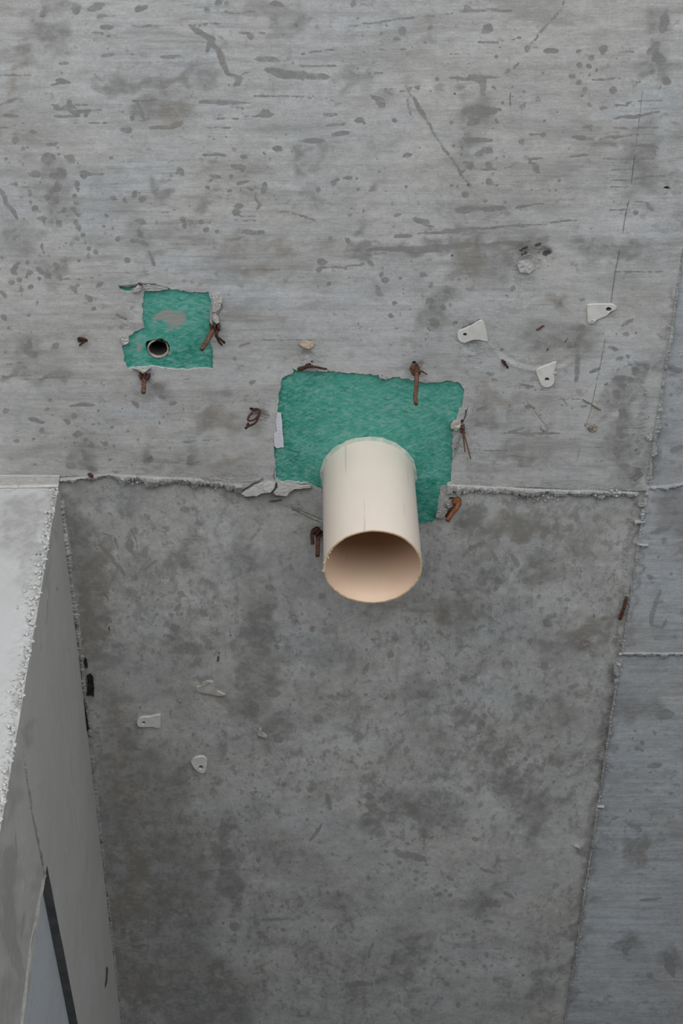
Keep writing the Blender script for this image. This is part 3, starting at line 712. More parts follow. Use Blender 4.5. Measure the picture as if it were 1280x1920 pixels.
# panel seams in plan
def line_px(a, b, v):
    return (a[0] + (b[0] - a[0]) * (v - a[1]) / (b[1] - a[1]), v)
SA, SB = (1212, 915), (1060, 1920)
SEAM = lambda v: line_px(SA, SB, v)
a0, a1 = Vector(P2(*SEAM(-100))), Vector(P2(*SEAM(2050)))
dS = (a1 - a0).normalized()
s_front = a0 + dS * ((YF - a0.y) / dS.y)
s_back = a1 + dS * ((YB - a1.y) / dS.y)
N1, N2, N3 = P2(*SEAM(920)), P2(*SEAM(914)), P2(*SEAM(1225))
px_line = lambda v0, v1, k, amp: [P2(SEAM(v)[0] + random.uniform(-amp, amp), v) for v in np.linspace(v0, v1, k)[1:-1]]
S_f = [tuple(s_front), tuple(a0)] + px_line(-100, 914, 90, 1.2)          # front -> N2
S_21 = px_line(914, 920, 2, 0)
S_13 = px_line(920, 1225, 40, 1.6)
S_b = px_line(1225, 2050, 100, 1.8) + [tuple(a1), tuple(s_back)]
J1px = [(108, 893), (170, 893), (230, 896), (330, 897), (440, 903), (520, 905), (600, 908), (700, 909), (850, 911), (1000, 914), (1100, 918), (1190, 921)]
jl = Vector(P2(-120, 888))
J1 = [(XL, jl.y), tuple(jl)] + [P2(*q) for q in ragged(J1px, 6, .9, False, 5)]
J2px = [(1230, 916), (1250, 911), (1290, 908), (1400, 903)]
J2 = [P2(*q) for q in ragged(J2px, 6, .6, False, 6)]
J2 += [(XR, J2[-1][1])]
J3px = [(1170, 1226), (1210, 1227), (1250, 1226), (1300, 1225), (1430, 1222)]
J3 = [P2(*q) for q in ragged(J3px, 6, .6, False, 7)]
J3 += [(XR, J3[-1][1])]
POLY = {
    'A': [(XL, YF)] + S_f + [N2] + S_21 + [N1] + J1[::-1],
    'B': J1 + [N1] + S_13 + [N3] + S_b + [(XL, YB)],
    'C': S_f + [N2] + J2 + [(XR, YF)],
    'D': J2[::-1] + [N2] + S_21 + [N1] + S_13 + [N3] + J3,
    'E': [N3] + S_b + [(XR, YB)] + J3[::-1],
}
BIG_PX = [(530, 708), (552, 698), (545, 690), (564, 695), (590, 697), (620, 696), (650, 699), (680, 701), (710, 704), (720, 712), (736, 707), (762, 710), (800, 719), (819, 716), (845, 715), (864, 719), (871, 736), (867, 759), (855, 785),
          (849, 815), (847, 845), (847, 882), (845, 905), (824, 916), (822, 942), (817, 969), (811, 981), (789, 984), (700, 985), (640, 970), (603, 919), (586, 909), (564, 905), (526, 903), (517, 897), (515, 864), (513, 841), (520, 800), (521, 770), (522, 736)]
SMALL_PX = [(270, 546), (298, 545), (317, 541), (331, 544), (364, 548), (390, 547), (395, 563), (393, 587), (393, 612), (395, 641), (399, 650), (400, 691), (373, 691), (350, 694), (331, 692), (301, 690), (282, 687), (250, 690), (239, 691), (234, 683),
            (232, 664), (229, 648), (240, 643), (243, 629), (256, 620), (270, 615), (267, 603), (267, 570)]
SLIT_PX = [(222, 536), (236, 538), (252, 536), (262, 531), (278, 533), (302, 535), (318, 541), (300, 539), (272, 536), (262, 540), (250, 541), (243, 548), (233, 548), (225, 543)]
big_hole = [P2(*q) for q in ragged(BIG_PX, 5, 1.7, True, 1)]
small_hole = [P2(*q) for q in ragged(SMALL_PX, 4, 1.3, True, 2)]
slit_hole = [P2(*q) for q in ragged(SLIT_PX, 5, .5, True, 3)]
circ = lambda c, rx, ry, n=14: [(c[0] + rx * math.cos(2 * math.pi * k / n), c[1] + ry * math.sin(2 * math.pi * k / n)) for k in range(n)]
TAB_HOLES = [((871.3, 626), 5.0), ((1140.5, 579), 6.5), ((1025, 710), 5.2), ((269.4, 1353.5), 4.6), ((376.5, 1437), 4.4)]
POCKETS = [((776, 681), 4.5, 4), ((585, 679), 3, 2.5), ((594, 993), 5, 4), ((404, 612), 4, 4), ((268, 703), 5, 3.5), ((472, 767), 5, 3), ((866, 791), 2.5, 4), ((848, 938), 8, 4), ((1249, 353), 6.5, 3.2), ((151, 637), 6, 2.6), ((262, 532), 6, 2.6), ((945, 679), 3, 3)]
holes = [big_hole, small_hole, slit_hole] + [[P2(*q) for q in circ(c, r, r * .85)] for c, r in TAB_HOLES] + \
        [[P2(*q) for q in ragged(circ(c, rx, ry, 12), 9, .5, True, int(c[0]))] for c, rx, ry in POCKETS]

# dense grid over what the photograph shows, coarser around it
x0, x1, y0, y1 = -.72, .72, .74, 2.78
st = .0026
gx, gy = np.meshgrid(np.arange(x0, x1, st), np.arange(y0, y1, st))
gx, gy = gx.ravel() + RNG.uniform(-.2, .2, gx.size) * st, gy.ravel() + RNG.uniform(-.2, .2, gy.size) * st
gu, gv = survey(gx, gy)
keep = (gu > -110) & (gu < 1390) & (gv > -130) & (gv < 2060)
gx, gy = gx[keep], gy[keep]
cx, cy = np.meshgrid(np.arange(XL, XR + .01, .2), np.arange(YF, YB + .01, .2))
cx, cy = cx.ravel(), cy.ravel()
cu, cv = survey(cx, cy)
ck = ~((cx > x0) & (cx < x1) & (cy > y0) & (cy < y1) & (cu > -110) & (cu < 1390) & (cv > -130) & (cv < 2060))
pts = list(zip(gx, gy)) + list(zip(cx[ck], cy[ck]))
PT, TR = triangulate(pts, holes, [S_f + [N2] + S_21 + [N1] + S_13 + [N3] + S_b, J1 + [N1], [N2] + J2, [N3] + J3])
cen = PT[TR].mean(1)
hu, hv = survey(cen[:, 0], cen[:, 1])
in_hole = np.zeros(len(cen), bool)
for h in holes:
    hx, hy = [p[0] for p in h], [p[1] for p in h]
    sel = np.nonzero((cen[:, 0] > min(hx)) & (cen[:, 0] < max(hx)) & (cen[:, 1] > min(hy)) & (cen[:, 1] < max(hy)))[0]
    in_hole[sel] |= pip(cen[sel, 0], cen[sel, 1], h)


def relief(u, v):
    """shallow relief of the slab in metres (down is negative)"""
    z = np.zeros(len(u))
    low = np.clip((v - 610) / 60, 0, 1) * np.clip((1110 - u) / 60, 0, 1)
    d = np.hypot((u - 1012) / 100, (v - 612) / 80)
    z += .0006 * low * (np.clip(1 - np.abs(d - .93) / .09, 0, 1) - .8 * np.clip(1 - np.abs(d - 1.04) / .06, 0, 1))
    z += .004 * field(u, v, [S((985, 478), 12), S((885, 648), 9), S((1022, 477), 8), S((575, 668), 7), S((490, 782), 8)])
    z += .0012 * field(u, v, [S((545, 955), (570, 965), (605, 980), 2)])
    return z


def panel(name, key, zoff, mat):
    sel = np.nonzero(pip(cen[:, 0], cen[:, 1], POLY[key]) & ~in_hole)[0]
    tri = TR[sel]
    used, inv = np.unique(tri, return_inverse=True)
    tri = inv.reshape(-1, 3)
    xy = PT[used]
    u, v = survey(xy[:, 0], xy[:, 1])
    z = ZC + zoff + relief(u, v)
    e = np.concatenate([tri[:, [0, 1]], tri[:, [1, 2]], tri[:, [2, 0]]])
    es = np.sort(e, 1)
    code = es[:, 0].astype(np.int64) * len(xy) + es[:, 1]
    uc, idx, cnt = np.unique(code, return_index=True, return_counts=True)
    be = e[idx[cnt == 1]]
    bv, binv = np.unique(be, return_inverse=True)
    be2 = binv.reshape(-1, 2) + len(xy)
    V = np.concatenate([np.column_stack([xy, z]), np.column_stack([xy[bv], np.full(len(bv), ZC + .03)])])
    area2 = (xy[tri[:, 1], 0] - xy[tri[:, 0], 0]) * (xy[tri[:, 2], 1] - xy[tri[:, 0], 1]) - (xy[tri[:, 1], 1] - xy[tri[:, 0], 1]) * (xy[tri[:, 2], 0] - xy[tri[:, 0], 0])
    tri[area2 > 0] = tri[area2 > 0][:, ::-1]                         # faces look down
    F = tri.tolist() + [(int(a), int(b), int(d), int(c)) for (a, b), (c, d) in zip(be, be2)]
    me = bpy.data.meshes.new(name)
    me.from_pydata(V.tolist(), [], F)
    me.update()
    me.materials.append(mat)
    uu, vv = survey(V[:, 0], V[:, 1])
    wear_attributes(me, uu, vv, CEIL_WEAR_SHADE)
    o = bpy.data.objects.new(name, me)
    COL.objects.link(o)
    o.parent = ceiling
    return o


for key, z, m, lab in (('A', 0, M_A, 'pale grey streaked concrete panel'), ('B', .002, M_B, 'darker mottled concrete panel'), ('C', .003, M_C, 'bluish grey concrete panel in front of the side joint'),
                       ('D', .0, M_C, 'bluish grey concrete panel between two side joints'), ('E', .002, M_C, 'bluish grey concrete panel behind the rear joint')):
    panel('concrete_panel', key, z, m)['label'] = lab


# ------------------------------------------------------------------ ridges of leaked concrete along the seams
def ridge(name, px, wid, drop, step=2.2, seed=0, mat=None, shift=0.0, label=None, zbase=0.0):
    """px: points (u, v); wid/drop: mm, number or list along the points"""
    r = random.Random(seed)
    pts, tt = [], []
    n = len(px)
    for i in range(n - 1):
        a, b = px[i], px[i + 1]
        k = max(1, int(math.hypot(b[0] - a[0], b[1] - a[1]) / step))
        for j in range(k):
            t = j / k
            pts.append((a[0] + (b[0] - a[0]) * t, a[1] + (b[1] - a[1]) * t))
            tt.append(i + t)
    pts.append(px[-1]); tt.append(n - 1)
    val = lambda L, t: L if isinstance(L, (int, float)) else L[min(int(t), n - 1)] + (L[min(int(t) + 1, n - 1)] - L[min(int(t), n - 1)]) * (t - int(t))
    v, f = [], []
    P = [P3(*q) for q in pts]
    m = len(P)
    for i, p in enumerate(P):
        d = (P[min(i + 1, m - 1)] - P[max(i - 1, 0)]).normalized()
        nn = Vector((-d.y, d.x, 0))
        nz = noise.noise(Vector((p.x * 60, p.y * 60, seed))) + .6 * noise.noise(Vector((p.x * 190, p.y * 190, seed + 3)))
        lf = noise.noise(Vector((p.x * 16, p.y * 16, seed + 8)))
        w = val(wid, tt[i]) * .001 * max(.15, 1 + .85 * nz + .8 * lf + r.uniform(-.28, .28))
        h = val(drop, tt[i]) * .001 * max(.12, 1 + .5 * nz + .6 * lf + r.uniform(-.2, .2))
        w0 = val(wid, tt[i]) * .0005
        j = .0005 * noise.noise(Vector((p.x * 45, p.y * 45, seed + 20))) + r.uniform(-.0002, .0002)
        c = .3 + .3 * noise.noise(Vector((p.x * 130, p.y * 130, seed + 31)))
        for (s, dz) in ((-w0, -.004), (-w0 + .0002, h * .9), (-w0 + w * c, h * (1.08 + r.uniform(-.16, .16))), (-w0 + w, h * (.75 + .35 * noise.noise(Vector((p.x * 80, p.y * 80, seed + 40))))), (-w0 + w * .9, -.004)):
            q = p + nn * (s + j + shift * .001)
            v.append((q.x, q.y, ZC + zbase - dz))
    for i in range(m - 1):
        for k in range(4):
            f.append((i * 5 + k, i * 5 + k + 1, (i + 1) * 5 + k + 1, (i + 1) * 5 + k))
    f.append((4, 3, 2, 1, 0)); f.append(tuple((m - 1) * 5 + k for k in range(5)))
    o = mesh_obj(name, v, f, mat or M_FIN, ceiling)
    if label: o['label'] = label
    return o


ridge('joint_ridge', [(113, 899), (140, 897), (170, 894), (205, 890), (232, 895), (300, 899), (350, 900), (420, 906), (455, 911)], [4, 4, 3, 3, 9, 8, 8, 9, 10], [5, 4, 2, 2, 4.5, 4, 4, 4.5, 5], seed=1,
      label='pale ragged ridge left of the flakes')
ridge('joint_ridge', [(838, 914), (870, 914), (910, 917), (940, 917), (1000, 921), (1060, 922), (1110, 921), (1150, 924), (1196, 926)], [11, 8, 9, 8, 7, 6, 5, 5, 4], [3.5, 3, 4, 3, 3, 3, 3, 2.5, 2.5], seed=2,
      label='pale ragged ridge right of the pipe')
ridge('joint_ridge', [(1218, 915), (1232, 917), (1250, 914), (1280, 909), (1300, 908), (1420, 903)], [4, 5, 5, 4, 4, 4], [2.5, 3, 3, 2.5, 2.5, 2.5], seed=3, mat=M_C)
ridge('joint_ridge', [(1160, 1227), (1175, 1226), (1210, 1226), (1240, 1227), (1280, 1226), (1430, 1222)], [3, 5, 6, 6, 6, 6], [2, 2.2, 2.6, 2.6, 2.4, 2.4], seed=4)
ridge('joint_ridge', [(SEAM(v)[0] + 1, v) for v in (925, 960, 1000, 1040, 1100, 1160, 1220)], [4, 3, 2.5, 2, 2, 1.2, 3], [2.4, 1.6, 1.4, 1.2, 1, .6, 1.6], seed=5)
ridge('joint_ridge', [(SEAM(v)[0] - 1, v) for v in (1245, 1300, 1360, 1420, 1500, 1600, 1700, 1800, 1950)], [3, 2, 2, 2, 1.6, 1.6, 1.4, 1.2, 1.2], [1.6, 1.2, 1.4, 1.1, .8, .8, .7, .6, .6], seed=6)
ridge('joint_ridge', [(SEAM(v)[0] + 1, v) for v in (905, 860, 800, 740, 690, 600, 520, 440, 300)], [5, 4, 4, 3, 4, 2.5, 2, 2, 2], [1.0, 1.0, 1.4, 1.0, 1.4, .7, .6, .6, .6], seed=7, mat=M_A)
# short cross drips on the right of the side joint
for px, w in (([(1190, 980), (1200, 978), (1208, 979)], 3.5), ([(1194, 1018), (1204, 1021), (1214, 1022)], 3), ([(1118, 1512), (1126, 1513), (1132, 1513)], 3), ([(1088, 1589), (1076, 1586)], 3)):
    ridge('concrete_drip', px, w, 2, seed=int(px[0][1]), mat=M_FIN)


# hairline cracks, pencil and scratch lines: narrow ribbons lying on the panels
M_LINE = simple('dark_hairline', (.12, .118, .114), (.21, .207, .20), 140, .9, .1)
M_LINE2 = simple('faint_hairline', (.22, .218, .213), (.31, .307, .30), 140, .9, .1)


def hairline(px, wpx, h=.25, mat=None, seed=0):
    r = random.Random(seed)
    L = ragged(px, 5, .5, False, seed)
    v, f = [], []
    for i, (u, w) in enumerate(L):
        a, b_ = L[max(i - 1, 0)], L[min(i + 1, len(L) - 1)]
        dx, dy = b_[0] - a[0], b_[1] - a[1]
        k = math.hypot(dx, dy) or 1
        q = wpx * r.uniform(.25, .62) * (.3 if i in (0, len(L) - 1) else 1)
        for sg in (-1, 1): v.append(P3(u - sg * dy / k * q, w + sg * dx / k * q, h))
        v.append(P3(u, w, h - .9))
    for i in range(len(L) - 1):
        f += [(3 * i, 3 * i + 1, 3 * i + 4, 3 * i + 3), (3 * i + 1, 3 * i + 2, 3 * i + 5, 3 * i + 4), (3 * i + 2, 3 * i, 3 * i + 3, 3 * i + 5)]
    return mesh_obj('hairline_crack', v, f, mat or M_LINE, ceiling)


for i, (px, w, m) in enumerate([
        ([(1145, 568), (1152, 515), (1161, 470)], 1.3, 1), ([(1167, 437), (1172, 405), (1179, 374)], 1.3, 1), ([(1183, 345), (1187, 310), (1190, 290)], 1.3, 1), ([(1192, 275), (1199, 215), (1204, 170)], 1.0, 2),
        ([(1135, 632), (1127, 675), (1118, 715)], 1.4, 2), ([(1118, 718), (1107, 770), (1098, 800)], 1.0, 2), ([(1087, 840), (1081, 865)], 1.0, 2),
        ([(957, 172), (956, 183), (957, 200)], 1.8, 1), ([(545, 953), (568, 964), (585, 973), (604, 980)], 1.6, 1), ([(505, 940), (520, 942), (540, 952)], 1.2, 2),
        ([(1104, 603), (1126, 596), (1142, 586), (1152, 582)], 1.8, 1), ([(864, 616), (885, 606), (900, 598)], 1.8, 1), ([(985, 750), (1010, 780), (1026, 802)], 1.0, 2),
        ([(877, 762), (873, 778), (868, 790)], 1.6, 1), ([(412, 560), (417, 577), (408, 590), (411, 600)], 1.6, 1), ([(515, 880), (512, 893), (516, 902)], 2.4, 1), ([(222, 536), (250, 535), (263, 531), (290, 533), (318, 541)], 2.6, 1),
        ([(1060, 755), (1052, 745)], 1.5, 1), ([(1112, 1150), (1114, 1160)], 2.0, 1), ([(984, 1568), (991, 1574)], 1.6, 1), ([(1030, 1385), (1038, 1378)], 1.4, 1), ([(905, 1355), (908, 1365)], 1.6, 1),
        ([(430, 1180), (432, 1198)], 1.4, 2), ([(193, 1105), (204, 1125)], 2.0, 2), ([(245, 992), (255, 1010), (257, 1030)], 1.6, 2), ([(190, 1000), (212, 1005)], 1.4, 2)]):
    hairline(px, w, .25 if px[0][1] < 900 else -1.75, M_LINE if m == 1 else M_LINE2, i)


# ------------------------------------------------------------------ flakes and chips stuck to the slab
def slab_piece(poly, h0, h1, jit=.5, seed=0, step=5, amp=.7, tilt=(0, 0)):
    """a broken plate between h0 (top) and h1 (bottom) millimetres under the ceiling"""
    r = random.Random(seed)
    L = ragged(poly, step, amp, True, seed)
    n = len(L)
    c = (sum(p[0] for p in L) / n, sum(p[1] for p in L) / n)
    b = MB()
    top = [P3(u, v, h0) for u, v in L]
    bot = []
    for u, v in L:
        k = .93 + r.uniform(-.04, .03)
        q = (c[0] + (u - c[0]) * k, c[1] + (v - c[1]) * k)
        bot.append(P3(q[0], q[1], h1 + r.uniform(-jit, jit) + tilt[0] * (q[0] - c[0]) + tilt[1] * (q[1] - c[1])))
    mid = []
    for u, v in L:
        k = .5 + r.uniform(-.1, .1)
        q = (c[0] + (u - c[0]) * k, c[1] + (v - c[1]) * k)
        mid.append(P3(q[0], q[1], h1 + r.uniform(-jit, jit * 1.5) + tilt[0] * (q[0] - c[0]) + tilt[1] * (q[1] - c[1])))
    cc = P3(c[0], c[1], h1 + jit * .5)
    v = top + bot + mid + [cc]
    f = []
    for i in range(n):
        j = (i + 1) % n
        f += [(i, j, n + j, n + i), (n + i, n + j, 2 * n + j, 2 * n + i), (2 * n + i, 2 * n + j, 3 * n)]
    f.append(tuple(reversed(range(n))))
    return b.add(v, f)


FLAKES = [
    ([(378 + x * .1875, 860 + y * .1875) for x, y in ((0, 178), (90, 178), (270, 195), (460, 195), (620, 190), (540, 240), (430, 310), (370, 322), (330, 300), (270, 265), (140, 255), (0, 250))], -1, 3.5, M_FIN, 'flat grey flake joined to the ridge', (0, .06)),
    ([(378 + x * .1875, 860 + y * .1875) for x, y in ((430, 315), (545, 250), (640, 212), (755, 228), (745, 290), (690, 340), (600, 350), (545, 378), (430, 385), (385, 355))], -1, 8, M_LIGHT, 'largest pale hanging flake', (0, .12)),
    ([(378 + x * .1875, 860 + y * .1875) for x, y in ((745, 240), (860, 240), (940, 235), (960, 255), (1095, 265), (1110, 290), (1030, 300), (930, 300), (880, 335), (845, 378), (730, 375), (700, 345), (750, 290))], -1, 7, M_LIGHT, 'chalky white flake below the green board', (0, .05)),
    ([(397, 552), (412, 549), (418, 560), (413, 578), (404, 587), (397, 585), (399, 568)], -1, 3, M_LIGHT, 'upper pale flake beside the small board', (0, 0)),
    ([(399, 590), (403, 586), (410, 594), (411, 605), (405, 609), (399, 600)], -1, 5, M_LIGHT, 'white chip above the rod', (0, 0)),
    ([(393, 601), (396, 600), (399, 611), (396, 612)], -1, 4, M_LIGHT, 'tiny white splinter', (0, 0)),
    ([(226, 631), (234, 629), (243, 639), (238, 645), (232, 648), (227, 641)], -1, 4, M_LIGHT, 'pale chip on the left edge of the small board', (0, 0)),
    ([(249, 692), (256, 687), (266, 689), (270, 695), (275, 688), (284, 689), (272, 697), (269, 703), (262, 697)], -1, 4.5, M_LIGHT, 'pale chip above the hanging nail', (0, 0)),
    ([(252, 541), (258, 534), (265, 536), (264, 544), (256, 550), (249, 549)], -1, 6, M_LIGHT, 'crumbled chip in the crack', (0, 0)),
    ([(266, 533), (290, 534), (312, 539), (318, 543), (298, 545), (272, 546), (268, 540)], -2, 2.5, M_LIGHT, 'lifted skin below the crack', (0, -.1)),
    ([(709, 704), (716, 702), (724, 705), (726, 712), (718, 710), (712, 711)], -1, 2.5, M_FIN, None, (0, 0)),
    ([(592, 692), (605, 690), (615, 693), (612, 697), (598, 696)], -1, 3, M_TAB, 'white strip under the wire', (0, 0)),
    ([(848, 850), (856, 820), (862, 815), (858, 838), (850, 858), (846, 860)], -1, 3, M_FIN, 'thin flake beside the twisted wire', (0, 0)),
    ([(818, 960), (826, 950), (840, 955), (838, 966), (832, 972), (824, 974), (816, 970)], -2, 4, M_FIN, 'rounded grey lump beside the bolt', (0, 0)),
    ([(836, 944), (846, 938), (854, 942), (850, 950), (840, 954)], -2, 5, M_FIN, None, (0, 0)),
    ([(972, 488), (985, 487), (998, 489), (1003, 505), (992, 514), (975, 512), (969, 499)], -2, 3, M_LIGHT, 'broken pale lump at the chipped hollow', (0, 0)),
    ([(1104, 604), (1110, 600), (1118, 601), (1112, 606), (1105, 607)], -1, 3, M_LIGHT, None, (0, 0)),
    ([(1150, 1245), (1156, 1244), (1158, 1258), (1163, 1266), (1156, 1270), (1150, 1262)], -1, 5, M_FIN, 'lump on the side joint', (0, 0)),
    ([(1150, 1272), (1158, 1271), (1160, 1280), (1152, 1283)], -1, 3, M_FIN, None, (0, 0)),
    ([(1210, 818), (1216, 812), (1224, 818), (1222, 826), (1214, 828)], -1, 3, M_FIN, None, (0, 0)),
    ([(1222, 846), (1230, 844), (1233, 852), (1226, 857), (1220, 854)], -1, 3, M_FIN, None, (0, 0)),
    ([(1196, 936), (1206, 940), (1208, 950), (1200, 952), (1194, 946)], -1, 3.5, M_FIN, None, (0, 0)),
    ([(1036, 700), (1040, 696), (1044, 700), (1040, 704)], -1, 2, M_LIGHT, None, (0, 0)),
    ([(1014, 800), (1020, 797), (1026, 803), (1022, 809), (1016, 807)], -1, 2, M_FIN, None, (0, 0)),
    ([(1118, 930), (1128, 927), (1136, 930), (1130, 936), (1120, 936)], -1, 3, M_FIN, None, (0, 0)),
    ([(335, 1312), (339, 1312), (339, 1316), (335, 1316)], -1, 3, M_LIGHT, 'tiny white speck', (0, 0)),
]
for i, (poly, h0, h1, m, lab, tl) in enumerate(FLAKES):
    sz = max(p[0] for p in poly) - min(p[0] for p in poly)
    o = slab_piece(poly, h0, h1, .25 if sz > 60 else .45 if sz > 8 else .2, 40 + i, 6 if sz > 30 else 3, .8 if sz > 30 else .3, tl).build('concrete_flake', m, ceiling)
    if lab: o['label'] = lab


def crumbs(name, spots, mat, parent, seed, label=None):
    """spots: (point, size in mm); small broken grains joined into one part"""
    r = random.Random(seed)
    b = MB()
    for p, q in spots:
        q *= .001
        v = [Vector(d) * q * r.uniform(.45, 1.15) for d in ((1, 0, 0), (-1, 0, 0), (0, 1, 0), (0, -1, 0), (0, 0, 1), (0, 0, -1))]
        m_ = Matrix.Rotation(r.uniform(0, 6.3), 3, 'Z') @ Matrix.Rotation(r.uniform(0, 6.3), 3, 'X')
        b.add([p + m_ @ k for k in v], [(0, 2, 4), (2, 1, 4), (1, 3, 4), (3, 0, 4), (2, 0, 5), (1, 2, 5), (3, 1, 5), (0, 3, 5)])
    o = b.build(name, mat, parent)
    o['kind'] = 'stuff'
    if label: o['label'] = label
    return o


def along(px, n, spread, q0, q1, seed, h=0.0):
    r = random.Random(seed)
    out = []
    for _ in range(n):
        i = r.randrange(len(px) - 1)
        t = r.random()
        u, v = [px[i][k] + (px[i + 1][k] - px[i][k]) * t for k in (0, 1)]
        out.append((P3(u + r.gauss(0, spread), v + r.gauss(0, spread), h), q0 + (q1 - q0) * r.random() ** 2.5))
    return out


crumbs('concrete_crumb', along([(232, 900), (330, 902), (450, 912)], 90, 2.5, .7, 3.0, 1, 1.5) + along([(850, 916), (1000, 924), (1196, 926)], 170, 2.8, .7, 3.2, 2, 1.5) + along([(960, 928), (1010, 934), (1060, 928)], 60, 4, .6, 2.2, 3), M_LIGHT, ceiling, 1, 'pale grains along the ridge')
crumbs('concrete_crumb', along([(SEAM(v)[0] + 1, v) for v in range(915, 1950, 40)], 330, 1.8, .6, 2.0, 4) + along([(SEAM(v)[0] + 1, v) for v in range(600, 915, 40)], 90, 2.2, .6, 2.2, 5), M_FIN, ceiling, 2, 'grains along the side joint')
crumbs('concrete_crumb', along([(116, 935), (118, 975), (122, 1010), (128, 1050), (135, 1100), (143, 1150), (149, 1200)], 150, 2.4, .8, 3.6, 6, .5) + along([(126, 1035), (130, 1052)], 36, 3.5, 1, 4.5, 7, 1), M_FIN, ceiling, 3, 'grains of mortar in the wall corner')
crumbs('concrete_crumb', along([(778, 682), (772, 688)], 16, 6, .5, 1.6, 8) + along([(262, 700), (282, 706)], 18, 5, .5, 1.8, 9) + along([(478, 766), (500, 790)], 26, 7, .4, 1.5, 10) + along([(570, 668), (585, 684)], 24, 6, .5, 1.6, 11)
       + along([(860, 640), (905, 655)], 40, 7, .5, 1.8, 12) + along([(870, 618), (895, 600)], 22, 4, .5, 1.6, 13) + along([(972, 470), (1000, 500)], 46, 10, .5, 2.2, 14) + along([(402, 600), (410, 622)], 14, 5, .5, 1.8, 15), M_A, ceiling, 4, 'loose grains around the wire pockets')


# ------------------------------------------------------------------ green boards
def board(name, px, zoff, thick, step, strokes, holes_px=(), seed=0):
    c = (sum(p[0] for p in px) / len(px), sum(p[1] for p in px) / len(px))
    big = [(c[0] + (u - c[0]) * 1.05, c[1] + (v - c[1]) * 1.05) for u, v in px]
    out = [P2(*q) for q in big]
    hl = [[P2(*q) for q in h] for h in holes_px]
    xs, ys = [p[0] for p in out], [p[1] for p in out]
    X, Y = np.meshgrid(np.arange(min(xs), max(xs), step), np.arange(min(ys), max(ys), step))
    X, Y = X.ravel() + RNG.uniform(-.2, .2, X.size) * step, Y.ravel() + RNG.uniform(-.2, .2, Y.size) * step
    k = pip(X, Y, out)
    P, T = triangulate(list(zip(X[k], Y[k])), [out] + hl)
    cn = P[T].mean(1)
    ok = pip(cn[:, 0], cn[:, 1], out)
    for h in hl: ok &= ~pip(cn[:, 0], cn[:, 1], h)
    T = T[ok]
    a2 = (P[T[:, 1], 0] - P[T[:, 0], 0]) * (P[T[:, 2], 1] - P[T[:, 0], 1]) - (P[T[:, 1], 1] - P[T[:, 0], 1]) * (P[T[:, 2], 0] - P[T[:, 0], 0])
    T[a2 > 0] = T[a2 > 0][:, ::-1]
    n = len(P)
    e = np.concatenate([T[:, [0, 1]], T[:, [1, 2]], T[:, [2, 0]]])
    es = np.sort(e, 1)
    uc, idx, cnt = np.unique(es[:, 0].astype(np.int64) * n + es[:, 1], return_index=True, return_counts=True)
    be = e[idx[cnt == 1]]
    z = ZC + zoff + .0004 * np.array([noise.noise(Vector((p[0] * 40, p[1] * 40, seed))) for p in P])
    V = np.concatenate([np.column_stack([P, z]), np.column_stack([P, np.full(n, ZC + zoff + thick)])])
    F = T.tolist() + (T[:, ::-1] + n).tolist() + [(int(a), int(b), int(b) + n, int(a) + n) for a, b in be]
    o = mesh_obj(name, V.tolist(), F, M_GREEN, None, False, P3(c[0], c[1], -zoff * 1000))
    u, v = survey(V[:, 0], V[:, 1])
    wear_attributes(o.data, u, v, strokes)
    return o


PB = P3(690.5, 892)
bb = board('fibre_board', BIG_PX, .0022, .012, .006, dict(soft=[S((650, 760), (760, 790), 70), S((800, 760), 60), S((840, 860), 20), S((560, 720), 20), S((600, 860), 20)], pale=[S((598, 884), 3), S((652, 838), (640, 846), 2.5), S((552, 708), 1.5)]))
tag(bb, 'large green fibre board patch behind the cream pipe', 'board', 'green boards set in the ceiling')
HOLE_PX = circ((296, 654.5), 22, 17.5, 26)
HOLE_PX = [(u + random.uniform(-.8, .8) - (4 if 276 > u - 4 and v < 652 else 0), v + random.uniform(-.8, .8)) for u, v in HOLE_PX]
sb = board('fibre_board', SMALL_PX, .0022, .012, .005, dict(soft=[S((330, 580), 60), S((280, 640), 30), S((350, 600), 40)], pale=[S((305, 600), (340, 596), 13), S((328, 607), 8), S((268, 645), (266, 655), 6), S((314, 669), 3), S((272, 668), 4)]), [HOLE_PX], seed=4)
tag(sb, 'small green fibre board patch with a round hole and a grey smear', 'board', 'green boards set in the ceiling')
tb = board('fibre_board', [(222, 536), (240, 535), (252, 538), (246, 548), (233, 549), (225, 543)], .0035, .008, .004, {}, seed=5)
tag(tb, 'thin sliver of green fibre board showing in the crack above the small patch', 'board', 'green boards set in the ceiling')

# conduit stub sunk in the hole of the small board
cb = P3(296, 655, -2)
cr = (P3(317, 655) - P3(276, 655)).length / 2
cy_ = MB()
n = 28
prof = [(cr * .98, .004), (cr * .98, -.0005), (cr * .86, -.0005), (cr * .84, .07), (.0001, .07)]
v, f = [], []
for k in range(n):
    a = 2 * math.pi * k / n
    br = .006 * max(0, math.sin(-a + .5)) ** 3 if k % 2 else .004 * max(0, math.sin(-a + .5)) ** 2
    for i, (r, z) in enumerate(prof):
        v.append((cb.x + r * math.cos(a), cb.y + r * math.sin(a), cb.z + z + (br if i in (1, 2) else 0)))
m = len(prof)
for k in range(n):
    for i in range(m - 1):
        f.append((k * m + i, k * m + i + 1, ((k + 1) % n) * m + i + 1, ((k + 1) % n) * m + i))
M_COND = simple('dirty_conduit', (.40, .37, .30), (.22, .19, .15), 90, .7, .2)
con = mesh_obj('conduit', v, f, M_COND, None, True, cb)
tag(con, 'broken mouth of a sunken conduit in the small green board', 'pipe')
bore = [(cr * .857, .0022), (cr * .80, .005), (cr * .80, .06), (.0001, .06)]  # near-black bore has its shade put in the colour, rim left pale
v, f = [], []
